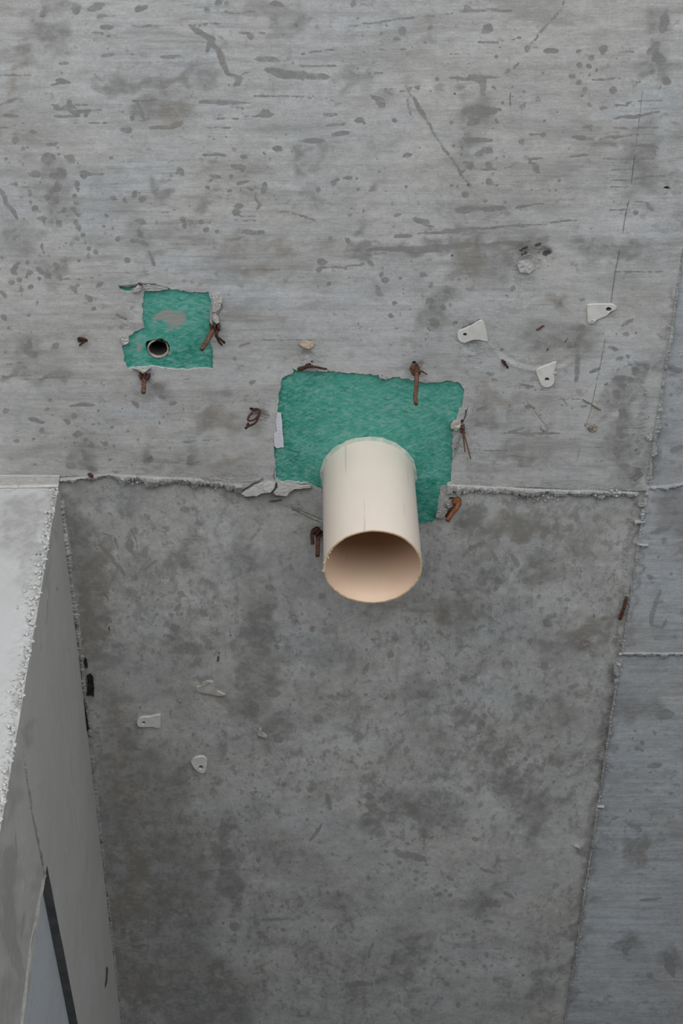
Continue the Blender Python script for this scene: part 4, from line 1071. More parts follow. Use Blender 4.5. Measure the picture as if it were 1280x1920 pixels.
for k in range(n):
    a = 2 * math.pi * k / n
    for i, (r, z) in enumerate(bore):
        zz = z + (.0012 * math.sin(a) + .0015 * noise.noise(Vector((math.cos(a) * 2, math.sin(a) * 2, 1))) if i < 2 else 0)
        v.append((cb.x + r * math.cos(a), cb.y + r * math.sin(a), cb.z + zz - (.0065 if i < 2 and math.sin(a) > -.2 else 0) * max(0, 1 - (math.sin(a) - .2) ** 2 * 0) * 0))
m = len(bore)
for k in range(n):
    for i in range(m - 1):
        f.append((k * m + i, k * m + i + 1, ((k + 1) % n) * m + i + 1, ((k + 1) % n) * m + i))
mesh_obj('dark_bore', v, f, M_HOLE, con, True, cb)['label'] = 'conduit bore painted black in place of shade'

# ------------------------------------------------------------------ the cream drain pipe
pb = P3(690.5, 892)
d = ray(698.8, 1063.5)
pm = CAM + d * (pb.y / d.y)
axis = (pm - pb)
Lp = axis.length
ax = axis.normalized()
R1, R0, TH = .0553, .0540, .0024
e1 = Vector((1, 0, 0)); e1 = (e1 - ax * e1.dot(ax)).normalized(); e2 = ax.cross(e1)
n = 96
pipe = empty('drain_pipe', pb, 'cream plastic drain pipe stub hanging from the large green board, mouth open', 'pipe')
start = pb - ax * .0018


def ring(c, r, jit=None):
    return [c + (e1 * math.cos(2 * math.pi * k / n) + e2 * math.sin(2 * math.pi * k / n)) * r + (ax * jit[k] if jit else Vector()) for k in range(n)]


jit = []
for k in range(n):
    w = 2 * math.pi * k / n
    jit.append(.0010 * noise.noise(Vector((math.cos(w) * 2.2, math.sin(w) * 2.2, 3))) + .0005 * noise.noise(Vector((math.cos(w) * 9, math.sin(w) * 9, 7))))
LV = 14
outer, inner = [], []
for i in range(LV + 1):
    t = i / LV
    c = start.lerp(pm, t)
    r = R0 + (R1 - R0) * t
    outer.append(ring(c, r, jit if i == LV else None))
    inner.append(ring(c, r - TH, jit if i == LV else None))
quad = lambda a, b: [(a * n + k, a * n + (k + 1) % n, b * n + (k + 1) % n, b * n + k) for k in range(n)]
fo, fi = [], []
for i in range(LV):
    fo += [tuple(reversed(q)) for q in quad(i, i + 1)]
    fi += quad(i, i + 1)
fi.append(tuple(range(n)))
mesh_obj('outer_wall', sum(outer, []), fo, M_PVC, pipe, True, pb)
mesh_obj('inner_wall', sum(inner, []), fi, M_PVC_IN, pipe, True, pb)['label'] = 'inside of the pipe, tinted tan for bounced light'
ch = .0004
rim_v = ring(pm, R1, jit) + ring(pm + ax * ch, R1 - .0004, jit) + ring(pm + ax * ch, R1 - TH + .0004, jit) + ring(pm, R1 - TH, jit)
rim_f = sum([[tuple(reversed(q)) for q in quad(i, i + 1)] for i in range(3)], [])
mesh_obj('cut_rim', rim_v, rim_f, M_RIM, pipe, False, pb)['label'] = 'rough sawn rim with brown stains'
# burrs of the saw cut
bur = MB()
for k in range(11):
    w = random.uniform(.5 * math.pi, 1.05 * math.pi) if k < 8 else random.uniform(0, 2 * math.pi)
    for sgn in (1,):
        p = pm + (e1 * math.cos(w) + e2 * math.sin(w)) * (R1 - TH * random.uniform(.3, 1.0))
        q = p + ax * random.uniform(.0006, .002) + (e1 * random.uniform(-1, 1) + e2 * random.uniform(-1, 1)) * .003
        bur.tube([p - ax * .0005, p.lerp(q, .5) + ax * .0003, q], [.0006, .00025], 5, sub=1)
bur.build('saw_burr', M_PVC, pipe, False, pb)['kind'] = 'stuff'
# torn membrane collar where the pipe meets the board
col_ = MB()
v = []
mm = 64
for k in range(mm):
    w = 2 * math.pi * k / mm
    dr = Vector((math.cos(w), math.sin(w), 0))
    v += [pb + dr * (R0 + .0002), pb + dr * (R0 + .0030 + .0018 * noise.noise(dr * 5) + .0006 * random.random()) - Vector((0, 0, -.0018)), pb + dr * (R0 + .0001) + Vector((0, 0, -.0012 - .0008 * random.random()))]
col_.add(v, sum([[(3 * k, 3 * k + 2, 3 * ((k + 1) % mm) + 2, 3 * ((k + 1) % mm)), (3 * k + 2, 3 * k + 1, 3 * ((k + 1) % mm) + 1, 3 * ((k + 1) % mm) + 2)] for k in range(mm)], []))
M_SEAL = simple('pale_green_seal', (.32, .42, .36), (.50, .50, .42), 90, .8, .2)
col_.build('seal_collar', M_SEAL, pipe, False, pb)['label'] = 'pale green smear of sealant round the pipe'


# ------------------------------------------------------------------ cast-in boxes with white lugs
def plate(poly, hole, h0, h1, tilt=None, n=12):
    L = poly
    out = [P2(*q) for q in L]
    loops = [out]
    hp = None
    if hole:
        hp = [P2(*q) for q in circ(hole[0], hole[1], hole[1] * .85, n)]
        loops.append(hp)
    P, T = triangulate([], loops)
    cn = P[T].mean(1)
    ok = pip(cn[:, 0], cn[:, 1], out)
    if hp: ok &= ~pip(cn[:, 0], cn[:, 1], hp)
    T = T[ok]
    a2 = (P[T[:, 1], 0] - P[T[:, 0], 0]) * (P[T[:, 2], 1] - P[T[:, 0], 1]) - (P[T[:, 1], 1] - P[T[:, 0], 1]) * (P[T[:, 2], 0] - P[T[:, 0], 0])
    T[a2 > 0] = T[a2 > 0][:, ::-1]
    k = len(P)
    e = np.concatenate([T[:, [0, 1]], T[:, [1, 2]], T[:, [2, 0]]])
    es = np.sort(e, 1)
    uc, idx, cnt = np.unique(es[:, 0].astype(np.int64) * k + es[:, 1], return_index=True, return_counts=True)
    be = e[idx[cnt == 1]]
    u, v_ = survey(P[:, 0], P[:, 1])
    tz = np.zeros(k) if tilt is None else (u - u.mean()) * tilt[0] + (v_ - v_.mean()) * tilt[1]
    V = np.concatenate([np.column_stack([P, ZC - (h1 + tz) * .001]), np.column_stack([P, ZC - (h0 + tz) * .001])])
    F = T.tolist() + (T[:, ::-1] + k).tolist() + [(int(a), int(b), int(b) + k, int(a) + k) for a, b in be]
    return MB().add(V.tolist(), F)


def curved(poly, sub=3):
    q, n = [], len(poly)
    for i in range(n):
        p0, p1, p2, p3 = [np.array(poly[(i + k - 1) % n], float) for k in range(4)]
        for k in range(sub):
            t = k / sub
            q.append(tuple(0.5 * ((2 * p1) + (p2 - p0) * t + (2 * p0 - 5 * p1 + 4 * p2 - p3) * t * t + (3 * p1 - p0 - 3 * p2 + p3) * t ** 3)))
    return q


sc1 = lambda L: [(830 + x * .289, 430 + y * .289) for x, y in L]
sc2 = lambda L: [(230 + x * .2344, 1240 + y * .2344) for x, y in L]
box1 = empty('ceiling_box', P3(1015, 610), 'round cast-in ceiling box skimmed with concrete, with three bright white lugs', 'box', 'boxes cast into the ceiling')
L1 = [sc1([(93, 688), (103, 657), (140, 640), (190, 618), (238, 588), (264, 600), (280, 650), (292, 718), (280, 722), (235, 712), (190, 714), (140, 731), (108, 718)]),
      sc1([(936, 500), (948, 484), (1040, 482), (1095, 482), (1124, 500), (1118, 516), (1085, 530), (1060, 555), (1000, 580), (945, 610), (937, 560)]),
      sc1([(604, 915), (640, 893), (690, 872), (737, 858), (722, 910), (723, 975), (707, 1008), (672, 1020), (640, 1006), (620, 960)])]
for poly, hole, tl in zip(L1, [(TAB_HOLES[0][0], 4.0), (TAB_HOLES[1][0], 5.6), (TAB_HOLES[2][0], 4.4)], [(-.012, -.01), (0, 0), (0, .01)]):
    plate(curved(poly, 2), hole, -.4, 1.6, tl).build('lug', M_TAB, box1, False, P3(1015, 610))
box2 = empty('ceiling_box', P3(384, 1362), 'round cast-in box in the dark panel with four small dull white lugs', 'box', 'boxes cast into the ceiling')
L2 = [(sc2([(117, 470), (148, 447), (220, 442), (288, 428), (303, 450), (298, 530), (240, 520), (180, 521), (130, 517), (116, 492)]), ((269.4, 1354.4), 3.8), (-.02, 0)),
      (sc2([(548, 800), (580, 770), (640, 760), (675, 790), (668, 850), (652, 886), (620, 886), (588, 868), (560, 830)]), ((376.5, 1438), 4.8), (0, .02)),
      (sc2([(640, 192), (658, 166), (690, 160), (722, 166), (735, 200), (755, 238), (818, 266), (760, 272), (690, 258), (605, 240), (590, 205)]), None, (0, -.02)),
      (sc2([(1078, 575), (1095, 540), (1110, 542), (1112, 566), (1152, 600), (1142, 610), (1100, 596), (1085, 590)]), None, (.03, 0))]
M_TAB2 = simple('dusty_white_plastic', (.55, .52, .48), (.42, .39, .35), 70, .6, .3)
for i, (poly, hole, tl) in enumerate(L2):
    plate(curved(poly, 2), hole, -2.2, 1.2, tl).build('lug', M_TAB if i in (0, 1) else M_TAB2, box2, False, P3(384, 1362))
sl = slab_piece([(377, 1281), (382, 1277), (390, 1277), (391, 1281), (386, 1286), (378, 1286)], -2, 2.6, .2, 3, 3, .2).build('lug_rib', M_TAB2, box2, False, P3(384, 1362))


# ------------------------------------------------------------------ rusty wires, nails and rods
def thing_mb(name, b, mat, uv, label, cat, group=None, smooth=True):
    return tag(b.build(name, mat, None, smooth, P3(*uv)), label, cat, group)


def path(*q):
    return [P3(*p) for p in q]


def twist(b, a, c, r, turns, rad, off=0.0):
    """a wire wound round the line a-c"""
    a, c = Vector(a), Vector(c)
    t = (c - a).normalized()
    x = t.cross(Vector((0, 1, .3))).normalized(); y = t.cross(x)
    pts = []
    for k in range(int(turns * 8) + 1):
        w = k / 8 * 2 * math.pi + off
        pts.append(a.lerp(c, k / (turns * 8)) + (x * math.cos(w) + y * math.sin(w)) * rad)
    b.tube(pts, r, 6, sub=1)


GW = 'rusty tie wires left in the ceiling'
# tie with a long hanging end above the pipe
t = empty('tie_wire', P3(777, 688), 'rusty wire with a long end hanging over the top of the large green board', 'wire', GW)
b = MB().tube(path((779, 690, 4), (781, 705, 18), (780, 730, 38), (778, 745, 50), (780, 757, 62)), [.0027, .0024], 8, .15)
b.build('hanging_end', M_RUST_ROD, t, True, P3(777, 688))
b = MB()
twist(b, P3(776, 688, 1), P3(781, 702, 14), .0016, 2.5, .0042)
twist(b, P3(774, 690, 3), P3(784, 694, 7), .0016, 1.5, .0036)
b.tube(path((774, 686, -8), (771, 690, 2), (773, 696, 7), (779, 698, 9)), .0018, 7)
b.tube(path((784, 694, 8), (792, 697, 8), (800, 702, 5)), [.0013, .0007], 6)
b.build('knot', M_RUST, t, True, P3(777, 688))
# rod bundle at the right edge of the small board
t = empty('tie_wire', P3(402, 615), 'bundle of rusty wires with one thick rod crossing the small green board', 'wire', GW)
MB().tube(path((403, 612, -6), (398, 622, 9), (388, 640, 22), (378, 655, 34)), [.0030, .0027], 8, .15).build('hanging_end', M_RUST_ROD, t, True, P3(402, 615))
b = MB()
twist(b, P3(394, 613, 3), P3(412, 614, 5), .0016, 2.5, .0040)
b.tube(path((410, 611, 0), (407, 622, 9), (405, 630, 12), (413, 636, 10), (421, 643, 8)), [.0018, .0014], 7)
b.tube(path((406, 628, 10), (410, 640, 11), (416, 647, 9)), [.0016, .0012], 7)
b.tube(path((396, 606, -4), (400, 614, 4), (404, 618, 6)), .0015, 6)
b.build('knot', M_RUST_DARK, t, True, P3(402, 615))
# nail below the small board
t = empty('tie_wire', P3(269, 704), 'short straight rusty wire end hanging below the small green board', 'wire', GW)
MB().tube(path((270, 702, -2), (270, 712, 8), (269.5, 724, 18), (269, 736, 28)), [.0030, .0026], 8, .15).build('hanging_end', M_RUST_ROD, t, True, P3(269, 704))
b = MB()
twist(b, P3(263, 705, 3), P3(278, 706, 6), .0016, 2, .0038)
b.tube(path((262, 701, -3), (264, 707, 4), (268, 712, 8), (274, 709, 8), (279, 702, 2)), .0017, 7)
b.build('knot', M_RUST_DARK, t, True, P3(269, 704))
# looped wire
b = MB()
b.tube(path((470, 764, -6), (474, 769, 3), (481, 767, 5), (486, 770, 7), (482, 782, 12), (474, 788, 14), (465, 788, 14), (467, 780, 11), (474, 773, 8)), .0013, 6)
b.tube(path((479, 766, 0), (487, 771, 6), (484, 784, 13), (478, 793, 16), (468, 798, 17), (463, 797, 17), (466, 793, 16)), .0013, 6)
b.tube(path((468, 797, 17), (463, 801, 18), (459, 804, 19)), .0015, 6)
thing_mb('tie_wire', b, M_RUST_DARK, (475, 770), 'thin looped rusty wire just left of the large green board', 'wire', GW)
# flat wires on the top left corner of the big board
b = MB()
b.tube(path((584, 680, -6), (578, 685, 3), (570, 691, 6), (562, 693, 7), (560, 691, 6), (568, 689, 5)), .0018, 7)
b.tube(path((566, 690, 5), (576, 688, 6), (590, 688, 6), (602, 690, 5), (613, 692, 4)), [.0019, .0010], 7)
b.tube(path((574, 684, 3), (580, 688, 7), (587, 686, 4)), .0015, 6)
thing_mb('tie_wire', b, M_RUST_DARK, (580, 686), 'rusty wire bent flat along the top left corner of the large green board', 'wire', GW)
# twisted pair on the right
t = empty('tie_wire', P3(867, 795), 'thin twisted rusty wire with two straight ends right of the large green board', 'wire', GW)
b = MB()
b.tube(path((866, 808, 4), (869, 825, 9), (871.5, 847, 14)), [.0010, .0008], 6)
b.tube(path((867, 806, 4), (874, 830, 10), (879, 848, 14), (882, 860, 17)), [.0010, .0008], 6)
b.build('hanging_end', M_RUST_ROD, t, True, P3(867, 795))
b = MB()
twist(b, P3(866, 790, -3), P3(867, 812, 5), .0011, 4, .0022)
b.tube(path((873, 768, 0), (872, 780, 1), (867, 790, 1)), .0005, 5)
b.build('knot', M_RUST, t, True, P3(867, 795))
# bolt
t = empty('bent_bolt', P3(856, 945), 'orange rusty bent bolt under the ridge right of the pipe', 'bolt')
MB().tube(path((852, 940, -4), (860, 941, 8), (857, 950, 14), (846, 964, 22), (838, 977, 29)), [.0034, .0026], 9, .25).build('shank', M_RUST_ORANGE, t, True, P3(856, 945))
MB().tube(path((851, 942, 6), (861, 938, 8)), .0048, 10, .3).build('bolt_head', M_RUST_ORANGE, t, True, P3(856, 945))
MB().tube(path((849, 940, -4), (848, 950, 3), (842, 960, 5), (836, 968, 3)), [.0026, .0018], 7, .2).build('dark_wire', M_RUST_DARK, t, True, P3(856, 945))  # second wire in the darker rust
# double hook left of the pipe
t = empty('tie_wire', P3(595, 995), 'dark rusty double hook of wire left of the pipe mouth', 'wire', GW)
MB().tube(path((597, 999, 2), (596, 1010, 10), (595.5, 1025, 20), (595, 1043, 32)), [.0028, .0026], 8, .15).build('hanging_end', M_RUST, t, True, P3(595, 995))
b = MB()
b.tube(path((594, 991, -5), (588, 994, 3), (585, 1002, 9), (585.5, 1012, 14), (586, 1021, 18)), [.0026, .0022], 8)
twist(b, P3(592, 994, 2), P3(600, 1003, 8), .0018, 2, .0040)
b.tube(path((603, 996, 0), (602, 1004, 6), (597, 1006, 8)), .0018, 7)
b.build('knot', M_RUST_DARK, t, True, P3(595, 995))
# stub on the far left
b = MB()
b.tube(path((146, 635, -4), (150, 634, 3), (158, 636, 5), (163, 639, 4)), .0016, 6)
b.tube(path((147, 639, 2), (153, 640, 4), (162, 638, 5)), .0014, 6)
b.tube(path((160, 639, 4), (155, 643, 6), (149, 648, 5)), [.0014, .0010], 6)
thing_mb('tie_wire', b, M_RUST_DARK, (151, 637), 'small rusty wire stub left of the small green board', 'wire', GW)
# tiny slivers
b = MB().tube(path((941, 674, -1), (944, 680, 2.5), (948, 684, 2), (952, 690, 0.5)), [.0018, .0009], 6, .3)
thing_mb('tie_wire', b, M_RUST_DARK, (945, 680), 'tiny reddish wire end below the left white lug', 'wire', GW)
b = MB().tube(path((167, 888, -2), (170, 891, 3), (173, 893, 2)), [.0026, .0020], 7, .3)
thing_mb('tie_wire', b, M_RUST, (170, 890), 'rusty wire nub on the ridge next to the wall corner', 'wire', GW)
b = MB().tube(path((1174, 1120, .5), (1171, 1132, 2), (1167, 1146, 2), (1162, 1160, .5)), [.0021, .0024], 8, .3)
thing_mb('steel_rod', b, M_RUST, (1168, 1140), 'rusty brown rod lying in the long side joint', 'rod')
b = MB().tube(path((1006, 618, 0), (1011, 616, 1.2), (1016, 612, 1.2), (1020, 611, .3)), [.0012, .0006], 6, .3)
thing_mb('tie_wire', b, M_RUST, (1012, 615), 'hair-thin rusty sliver inside the round box outline', 'wire', GW)
b = MB().tube(path((1092, 747, .2), (1100, 752, 1.5), (1108, 756, 1)), [.0010, .0008], 6, .3)
b.tube(path((1110, 757, .5), (1118, 762, 1.6), (1125, 768, .4)), [.0018, .0012], 6, .4)
thing_mb('twig', b, simple('pale_twig', (.40, .33, .27), (.30, .25, .21), 200, .9, .2), (1108, 757), 'broken pale brown twig lying on the concrete below the white lugs', 'twig')

# ------------------------------------------------------------------ chips of wood and stone, paper, tape
b = slab_piece([(560, 646), (565, 641), (574, 640), (586, 641), (589, 646), (585, 653), (577, 655), (569, 652)], -1.5, 3.0, .3, 7, 4, .3)
thing_mb('wood_chip', b, M_WOOD, (575, 647), 'pale wood chip embedded above the large green board', 'chip', None, False)
b = slab_piece([(844, 797), (850, 787), (861, 789), (865, 795), (862, 806), (854, 809), (845, 804)], -1.5, 5.5, .6, 8, 4, .4)
thing_mb('stone_chip', b, M_STONE, (855, 798), 'pale pitted stone chip on the right edge of the large green board', 'stone', None, False)
b = slab_piece([(1101, 802), (1106, 797), (1115, 794), (1119, 799), (1117, 807), (1109, 810), (1104, 807)], -1, 2.5, .9, 9, 3, .5)
thing_mb('stone_chip', b, simple('brown_stone', (.40, .34, .28), (.24, .21, .18), 240, .9, .2, bump=.8), (1110, 802), 'small crumbly brown stone chip right of the twig', 'stone', None, False)

lab_px = [(520, 773), (527, 774), (529, 800), (532, 838), (519, 840), (514, 836), (513, 813), (519, 808), (517, 790)]
pp = plate(ragged(lab_px, 6, .5, True, 4), None, .2, .5, (-.02, 0)).build('paper_label', M_PAPER, None, False, P3(523, 808))
tag(pp, 'torn white paper label on the left edge of the large green board', 'label')
ink = MB()
for k in range(9):
    yy = 782 + k * 6.2
    xa = 519.5 + random.uniform(0, 5)
    xb = xa + random.uniform(1.5, 4)
    q = [P3(xa, yy, .62), P3(xb, yy + .2, .62), P3(xb, yy + 1.3, .62), P3(xa, yy + 1.1, .62)]
    ink.add(q, [(0, 1, 2, 3)])
ink.build('print_line', M_INK, pp, False, P3(523, 808))['kind'] = 'stuff'

GT = 'black tar strips beside the wall corner'
for poly, lab in (([(159, 1233), (162, 1236), (165, 1247), (163, 1253), (160, 1250), (158, 1242)], 'smallest black tar strip, nearest of the three beside the wall'),
                  ([(163, 1266), (169, 1262), (175, 1268), (177, 1290), (176, 1307), (172, 1304), (161, 1305), (164, 1290)], 'thickest black tar strip, middle one of the three beside the wall'),
                  ([(156, 1311), (158, 1318), (162, 1338), (167, 1365), (166, 1371), (161, 1371), (158, 1345), (154, 1320)], 'long thin black tar strip, rearmost of the three beside the wall')):
    c = (sum(p[0] for p in poly) / len(poly), sum(p[1] for p in poly) / len(poly))
    thing_mb('tar_strip', slab_piece(poly, -2, 2.5, .6, int(c[1]), 4, .6), M_BLACK, c, lab, 'strip', GT, False)

# ------------------------------------------------------------------ the wall on the left
K = P3(110, 908)
ks = P3(112, 906); kb = P3(229, 1920)
tdir = Vector((kb.x - ks.x, kb.y - ks.y, 0)).normalized()          # along the side face, away from the camera
fdir = (Vector((P3(-200, 914).x, P3(-200, 914).y, 0)) - Vector((K.x, K.y, 0))).normalized()   # along the end face, to the left
n_side = Vector((tdir.y, -tdir.x, 0))                              # looks right, into the bay
n_end = Vector((-fdir.y, fdir.x, 0))
if n_end.y > 0: n_end = -n_end


def nz(p, s, k=0):
    return noise.noise(Vector((p[0] * s, p[1] * s, p[2] * s + k)))


def corner(z):
    """broken arris of the wall at height z"""
    a = .5 + .5 * noise.noise(Vector((0, 0, z * 14)))
    c = .006 * noise.noise(Vector((3, 0, z * 34))) + .004 * noise.noise(Vector((3, 5, z * 110))) + .0022 * noise.noise(Vector((7, 5, z * 320)))
    chip = max(0, noise.noise(Vector((11, 2, z * 26))) - .15) * .014
    return .0008 + .0012 * a + max(c, -.002) * .28 + chip


hj = hit(88, 1622, K, n_side)                                     # corner of the recess under the beam
t_open = (hj - K).dot(tdir)
z_open = hj.z
hk = hit(143, 1905, K, n_side)                                    # the beam's lower edge runs slightly out of level
slope = (hk.z - z_open) / ((hk - K).dot(tdir) - t_open)
zo = lambda t: z_open + slope * (t - t_open)
zs = [ZC + .02 - k * .0045 for k in range(240)]
zlow = zs[-1]
zs += [zlow - (zlow + .0) * (k / 14) ** 1.0 for k in range(1, 15)]
ss = [0] + [.004 * 1.18 ** k for k in range(0, 32)]
ss = [s for s in ss if s < 1.0] + [1.6, 2.75]
v, f, mk = [], [], []
for z in zs:
    c = corner(z)
    for i, s in enumerate(ss):
        if i == 0: p = K + fdir * c + Vector((0, 0, 0))
        else: p = K + fdir * (s + c)
        depth = .0045 * math.exp(-s / .010) * (.5 + noise.noise(Vector((s * 170, 3, z * 170)))) + .0020 * math.exp(-s / .016) * noise.noise(Vector((s * 70, 9, z * 70)))
        depth += .00025 * noise.noise(Vector((s * 12, 1, z * 12)))
        p = p - n_end * max(depth, -.001)
        v.append((p.x, p.y, z))
        mk.append((s, z))
m = len(ss)
for i in range(len(zs) - 1):
    for j in range(m - 1):
        f.append((i * m + j, i * m + j + 1, (i + 1) * m + j + 1, (i + 1) * m + j))
wall = mesh_obj('wall_left', v, f, M_WALL_END)
tag(wall, 'concrete wall and beam on the left, pale end face turned to the camera', kind='structure')
end_uv = []
for p in v:
    dd = Vector(p) - CAM
    dep = dd.dot(FWD)
    end_uv.append((W / 2 + FPX * dd.x / dep, H / 2 - FPX * dd.dot(UPV) / dep))
eu, ev = np.array(end_uv).T
wear_attributes(wall.data, eu, ev, dict(
    soft=[S((40, 965), (20, 1010), 22), S((75, 960), (60, 1005), 14), S((15, 960), 12), S((45, 1100), (60, 1020), 8), S((30, 940), (90, 935), 9), S((50, 1260), (40, 1330), 5), S((65, 1160), (58, 1210), 4)],
    sharp=[S((12, 990), (10, 1012), 4), S((62, 927), 3), S((30, 950), 3), S((28, 1130), (36, 1140), 3.0), S((55, 1210), (48, 1250), 4), S((40, 1295), (30, 1340), 3), S((60, 1037), (72, 1040), 1)],
    pale=[S((100, 930), (92, 1000), (84, 1060), (76, 1120), (63, 1190), (52, 1260), (42, 1320), (22, 1400), 12), S((62, 1050), 12)],
    dark=[S((27, 1130), (36, 1141), 1.5), S((57, 1036), (66, 1040), (74, 1040), 1.0), S((44, 927), 1.2), S((52, 1062), (62, 1068), .8), S((18, 1365), (24, 1370), 1.4)],
    rough=[S((101, 930), (94, 1000), (86, 1060), (78, 1120), (66, 1190), (54, 1260), (44, 1320), (24, 1400), 9), S((66, 1050), 9)]))


def side_part(name, t0, t1, z0, z1, off, nt_, nz_, edge0=False, label=None, strokes=None, mat=None):
    v, f = [], []
    for i in range(nz_ + 1):
        for j in range(nt_ + 1):
            t = t0 + (t1 - t0) * j / nt_
            za = z0(t) if callable(z0) else z0
            zb = z1(t) if callable(z1) else z1
            z = zb + (za - zb) * i / nz_
            p = K + tdir * t
            if edge0 and j == 0:
                p = K + fdir * corner(z) + n_side * 0
            if edge0 and j == 1:
                p = K + tdir * max(.0002, .0012 + .0022 * noise.noise(Vector((5, 1, z * 120))) + .0015 * noise.noise(Vector((5, 9, z * 40))))
            w = .0005 * noise.noise(Vector((t * 20, 0, z * 20)))
            p = p + n_side * (off + (w if j else 0))
            v.append((p.x, p.y, z))
    for i in range(nz_):
        for j in range(nt_):
            a = i * (nt_ + 1) + j
            f.append((a, a + 1, a + nt_ + 2, a + nt_ + 1))
    o = mesh_obj(name, v, f, mat or M_WALL_SIDE, wall)
    uv = []
    for p in v:
        dd = Vector(p) - CAM
        dep = dd.dot(FWD)
        uv.append((W / 2 + FPX * dd.x / dep, H / 2 - FPX * dd.dot(UPV) / dep))
    u_, v_ = np.array(uv).T
    wear_attributes(o.data, u_, v_, strokes or {})
    if label: o['label'] = label
    return o


SIDE_W = dict(dark=[S((107, 1100), (108, 1107), .8), S((199, 1815), (198, 1845), 2.6), S((198, 1820), (197, 1850), 1.6)],
              sharp=[S((98, 1030), (88, 1160), .8), S((93, 1090), (86, 1170), .8), S((97, 1175), (96, 1190), .8), S((126, 1210), (128, 1225), 1.0), S((78, 1205), (76, 1225), 1.0), S((112, 1500), (114, 1510), .8)],
              soft=[S((95, 940), (85, 1100), 6), S((60, 1350), (45, 1400), 8)])
SIDE_L = dict(sharp=[S((20, 1590), (10, 1700), 14), S((10, 1660), (25, 1740), 12), S((5, 1720), (40, 1830), 12), S((28, 1560), (30, 1610), 2.5), S((46, 1710), (40, 1760), 3)],
              soft=[S((5, 1620), (10, 1760), 22), S((20, 1850), (0, 1900), 24), S((80, 1640), (62, 1760), 6), S((25, 1440), (8, 1540), 8)], pale=[S((45, 1560), (55, 1680), 7)])
tq = [0, .35, 2.0, 5.0]
zt = ZC + .02
side_part('beam_face', 0, 1.6, zo, zt, 0, 260, 130, True, 'smooth grey side of the beam', SIDE_W)
side_part('beam_face', 1.6, 4.3, zo, zt, 0, 10, 6, False)
side_part('wall_face', 0, t_open, zlow - .6, zo, 0, 50, 160, True, 'rougher lower side of the wall', SIDE_L)
side_part('wall_face', 0, t_open, 0, zlow - .6, 0, 6, 8, True)
M_REC = concrete('concrete_recess', (.47, .49, .515), (.33, .34, .355), (.45, .465, .48), streak=(6, 6, 3), streak_amt=.3, blot=0, seed=12.0, mottle=.1, wear=False, fine_streak=0)
DEP = .011
side_part('recess_face', t_open, 4.3, 0, (lambda t: zo(t) + .01), -DEP, 30, 60, False, 'paler face set back under the beam', None, M_REC)
# crumbling white grains along the broken arris
M_WHITE = simple('white_laitance', (.60, .60, .595), (.44, .44, .43), 300, .9, .15)
rr = random.Random(5)
sp = []
for _ in range(700):
    z = ZC - .012 - rr.random() * .62
    c = corner(z)
    s_ = abs(rr.gauss(0, .0055)) * (1.6 if noise.noise(Vector((2, 2, z * 11))) > .1 else .7) - .0012
    sp.append((K + fdir * (c + s_) - Vector((0, 0, K.z)) + Vector((0, 0, z)) + n_end * rr.uniform(-.0010, .0010), .6 + 4.0 * rr.random() ** 3))
crumbs('white_crumb', sp, M_WHITE, wall, 9, 'white crumbling grains along the broken corner')
# underside of the beam and the jamb of the recess
M_UNDER = simple('shaded_underside', (.085, .087, .090), (.12, .122, .125), 30, .8, .2)  # beam underside painted near-black to stand for its shade
b = MB()
q0, q1 = K + tdir * t_open, K + tdir * 4.3
b.add([(q0.x, q0.y, z_open), (q1.x, q1.y, zo(4.3)), tuple((q1 - n_side * DEP).xy) + (zo(4.3),), tuple((q0 - n_side * DEP).xy) + (z_open,)], [(0, 1, 2, 3)])
b.build('beam_underside', M_UNDER, wall)['label'] = 'dark underside strip of the beam'
b = MB()
qa, qb = K + tdir * t_open, K + tdir * t_open - n_side * DEP
b.add([(qa.x, qa.y, z_open), (qb.x, qb.y, z_open), (qb.x, qb.y, 0), (qa.x, qa.y, 0)], [(0, 1, 2, 3)])
b.build('recess_jamb', M_WALL_SIDE, wall)


def wall_bead(name, pts, wid, out, seed, mat=M_FIN, label=None, n_=None, p0=None, step=2.0):
    """a rough bead lying on a wall face, through photograph points"""
    n_ = n_ or n_side
    p0 = p0 or K
    L = []
    for a, b_ in zip(pts[:-1], pts[1:]):
        k = max(1, int(math.hypot(b_[0] - a[0], b_[1] - a[1]) / step))
        L += [(a[0] + (b_[0] - a[0]) * j / k, a[1] + (b_[1] - a[1]) * j / k) for j in range(k)]
    L.append(pts[-1])
    r = random.Random(seed)
    P = [hit(u, v, p0, n_) for u, v in L]
    v, f = [], []
    for i, p in enumerate(P):
        d_ = (P[min(i + 1, len(P) - 1)] - P[max(i - 1, 0)]).normalized()
        s_ = d_.cross(n_).normalized()
        w = wid * .001 * (1 + .8 * noise.noise(p * 70 + Vector((seed, 0, 0))) + r.uniform(-.1, .1))
        h = out * .001 * max(.15, 1 + .9 * noise.noise(p * 70 + Vector((0, seed, 0))) + r.uniform(-.1, .1))
        for (k, q) in ((-.5, -.002), (-.25, h * .8), (.1, h), (.5, -.002)):
            v.append(p + s_ * (k * w) + n_ * q)
    for i in range(len(P) - 1):
        for k in range(3): f.append((i * 4 + k, i * 4 + k + 1, (i + 1) * 4 + k + 1, (i + 1) * 4 + k))
    o = mesh_obj(name, v, f, mat, wall)
    if label: o['label'] = label
    return o


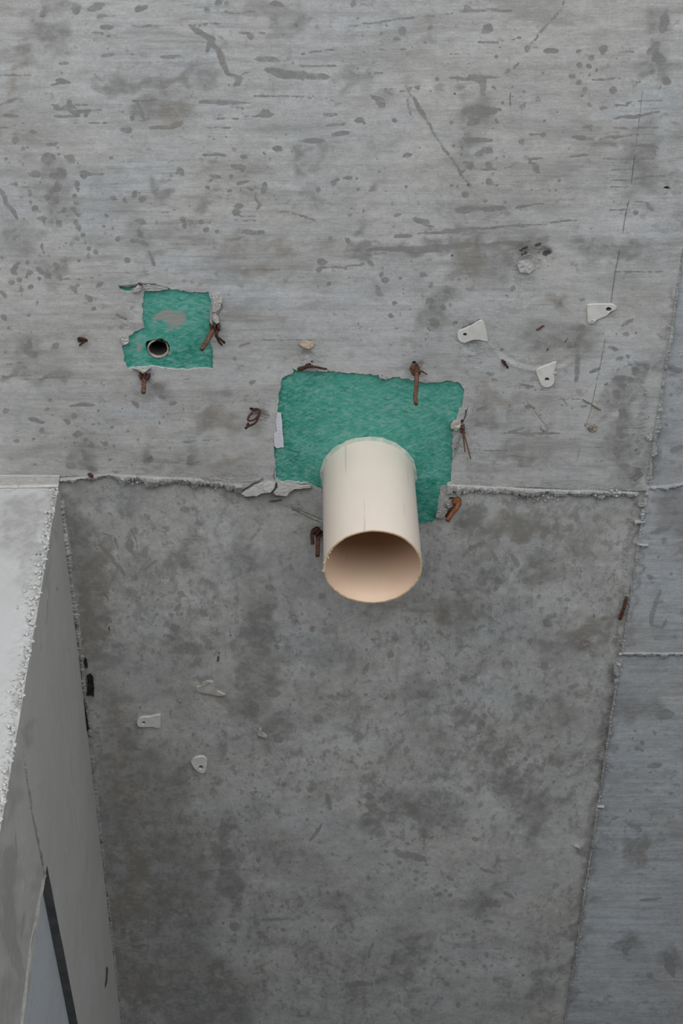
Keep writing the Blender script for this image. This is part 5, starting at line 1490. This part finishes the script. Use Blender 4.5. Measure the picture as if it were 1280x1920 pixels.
wall_bead('joint_bead', [(42, 1400), (46, 1440), (52, 1480), (60, 1530), (68, 1570), (74, 1600), (82, 1640)], 2.6, 2.0, 3, M_WALL_SIDE, 'rough broken joint line on the side face')
wall_bead('joint_bead', [(86, 1640), (76, 1690), (68, 1740), (58, 1800), (50, 1860), (42, 1920), (36, 1970)], 3.2, .7, 5, M_WALL_SIDE)
wall_bead('joint_bead', [(80, 1650), (70, 1700), (56, 1770), (50, 1820), (44, 1870), (38, 1930)], 3, 2.2, 6, M_WALL_SIDE)

# mortar left in the corner between beam and ceiling
ridge('mortar_bead', [(114, 940), (116, 975), (120, 1000), (124, 1025), (128, 1048), (132, 1075), (137, 1110), (142, 1148), (147, 1180), (150, 1215)], [9, 8, 9, 10, 9, 4, 5, 7, 5, 4], [5, 4, 5, 5, 5, 2, 2.5, 4, 2.5, 1.5], seed=31, mat=M_FIN,
      label='crumbly mortar in the wall corner')
ridge('mortar_bead', [(152, 1230), (162, 1320), (172, 1420), (187, 1560), (200, 1680), (212, 1790), (232, 1960)], [6, 6, 7, 6, 6, 6, 6], [1.6, 1.4, 1.6, 1.4, 1.4, 1.6, 1.4], seed=32, mat=M_B)
# pale fillet where the end face meets the ceiling
P_a, P_b = P3(-170, 890), P3(112, 891)
fil = MB()
NN = 70
v, f = [], []
for i in range(NN + 1):
    p = P_a.lerp(P_b, i / NN)
    q = (K + fdir * ((P_b - p).length))
    h = .0105 + .0012 * noise.noise(Vector((p.x * 40, 2, 0)))
    g = .001 * noise.noise(Vector((p.x * 90, 5, 0)))
    v += [(p.x, p.y, ZC + .004), (p.x, p.y + g, ZC - .0018), (q.x, q.y - .003 + g, ZC - .0035), (q.x, q.y - .0012, ZC - .0065 + g), (q.x, q.y + .004, ZC - .004)]
for i in range(NN):
    for k in range(4): f.append((i * 5 + k, i * 5 + k + 1, (i + 1) * 5 + k + 1, (i + 1) * 5 + k))
f.append(tuple(NN * 5 + k for k in range(5)))
mesh_obj('mortar_fillet', v, f, M_LIGHT, wall)['label'] = 'pale fillet along the top of the wall end'
slab_piece([(96, 925), (103, 919), (111, 919), (112, 930), (104, 934), (97, 933)], -2, 9, .8, 77, 4, .5).build('concrete_flake', M_LIGHT, wall)
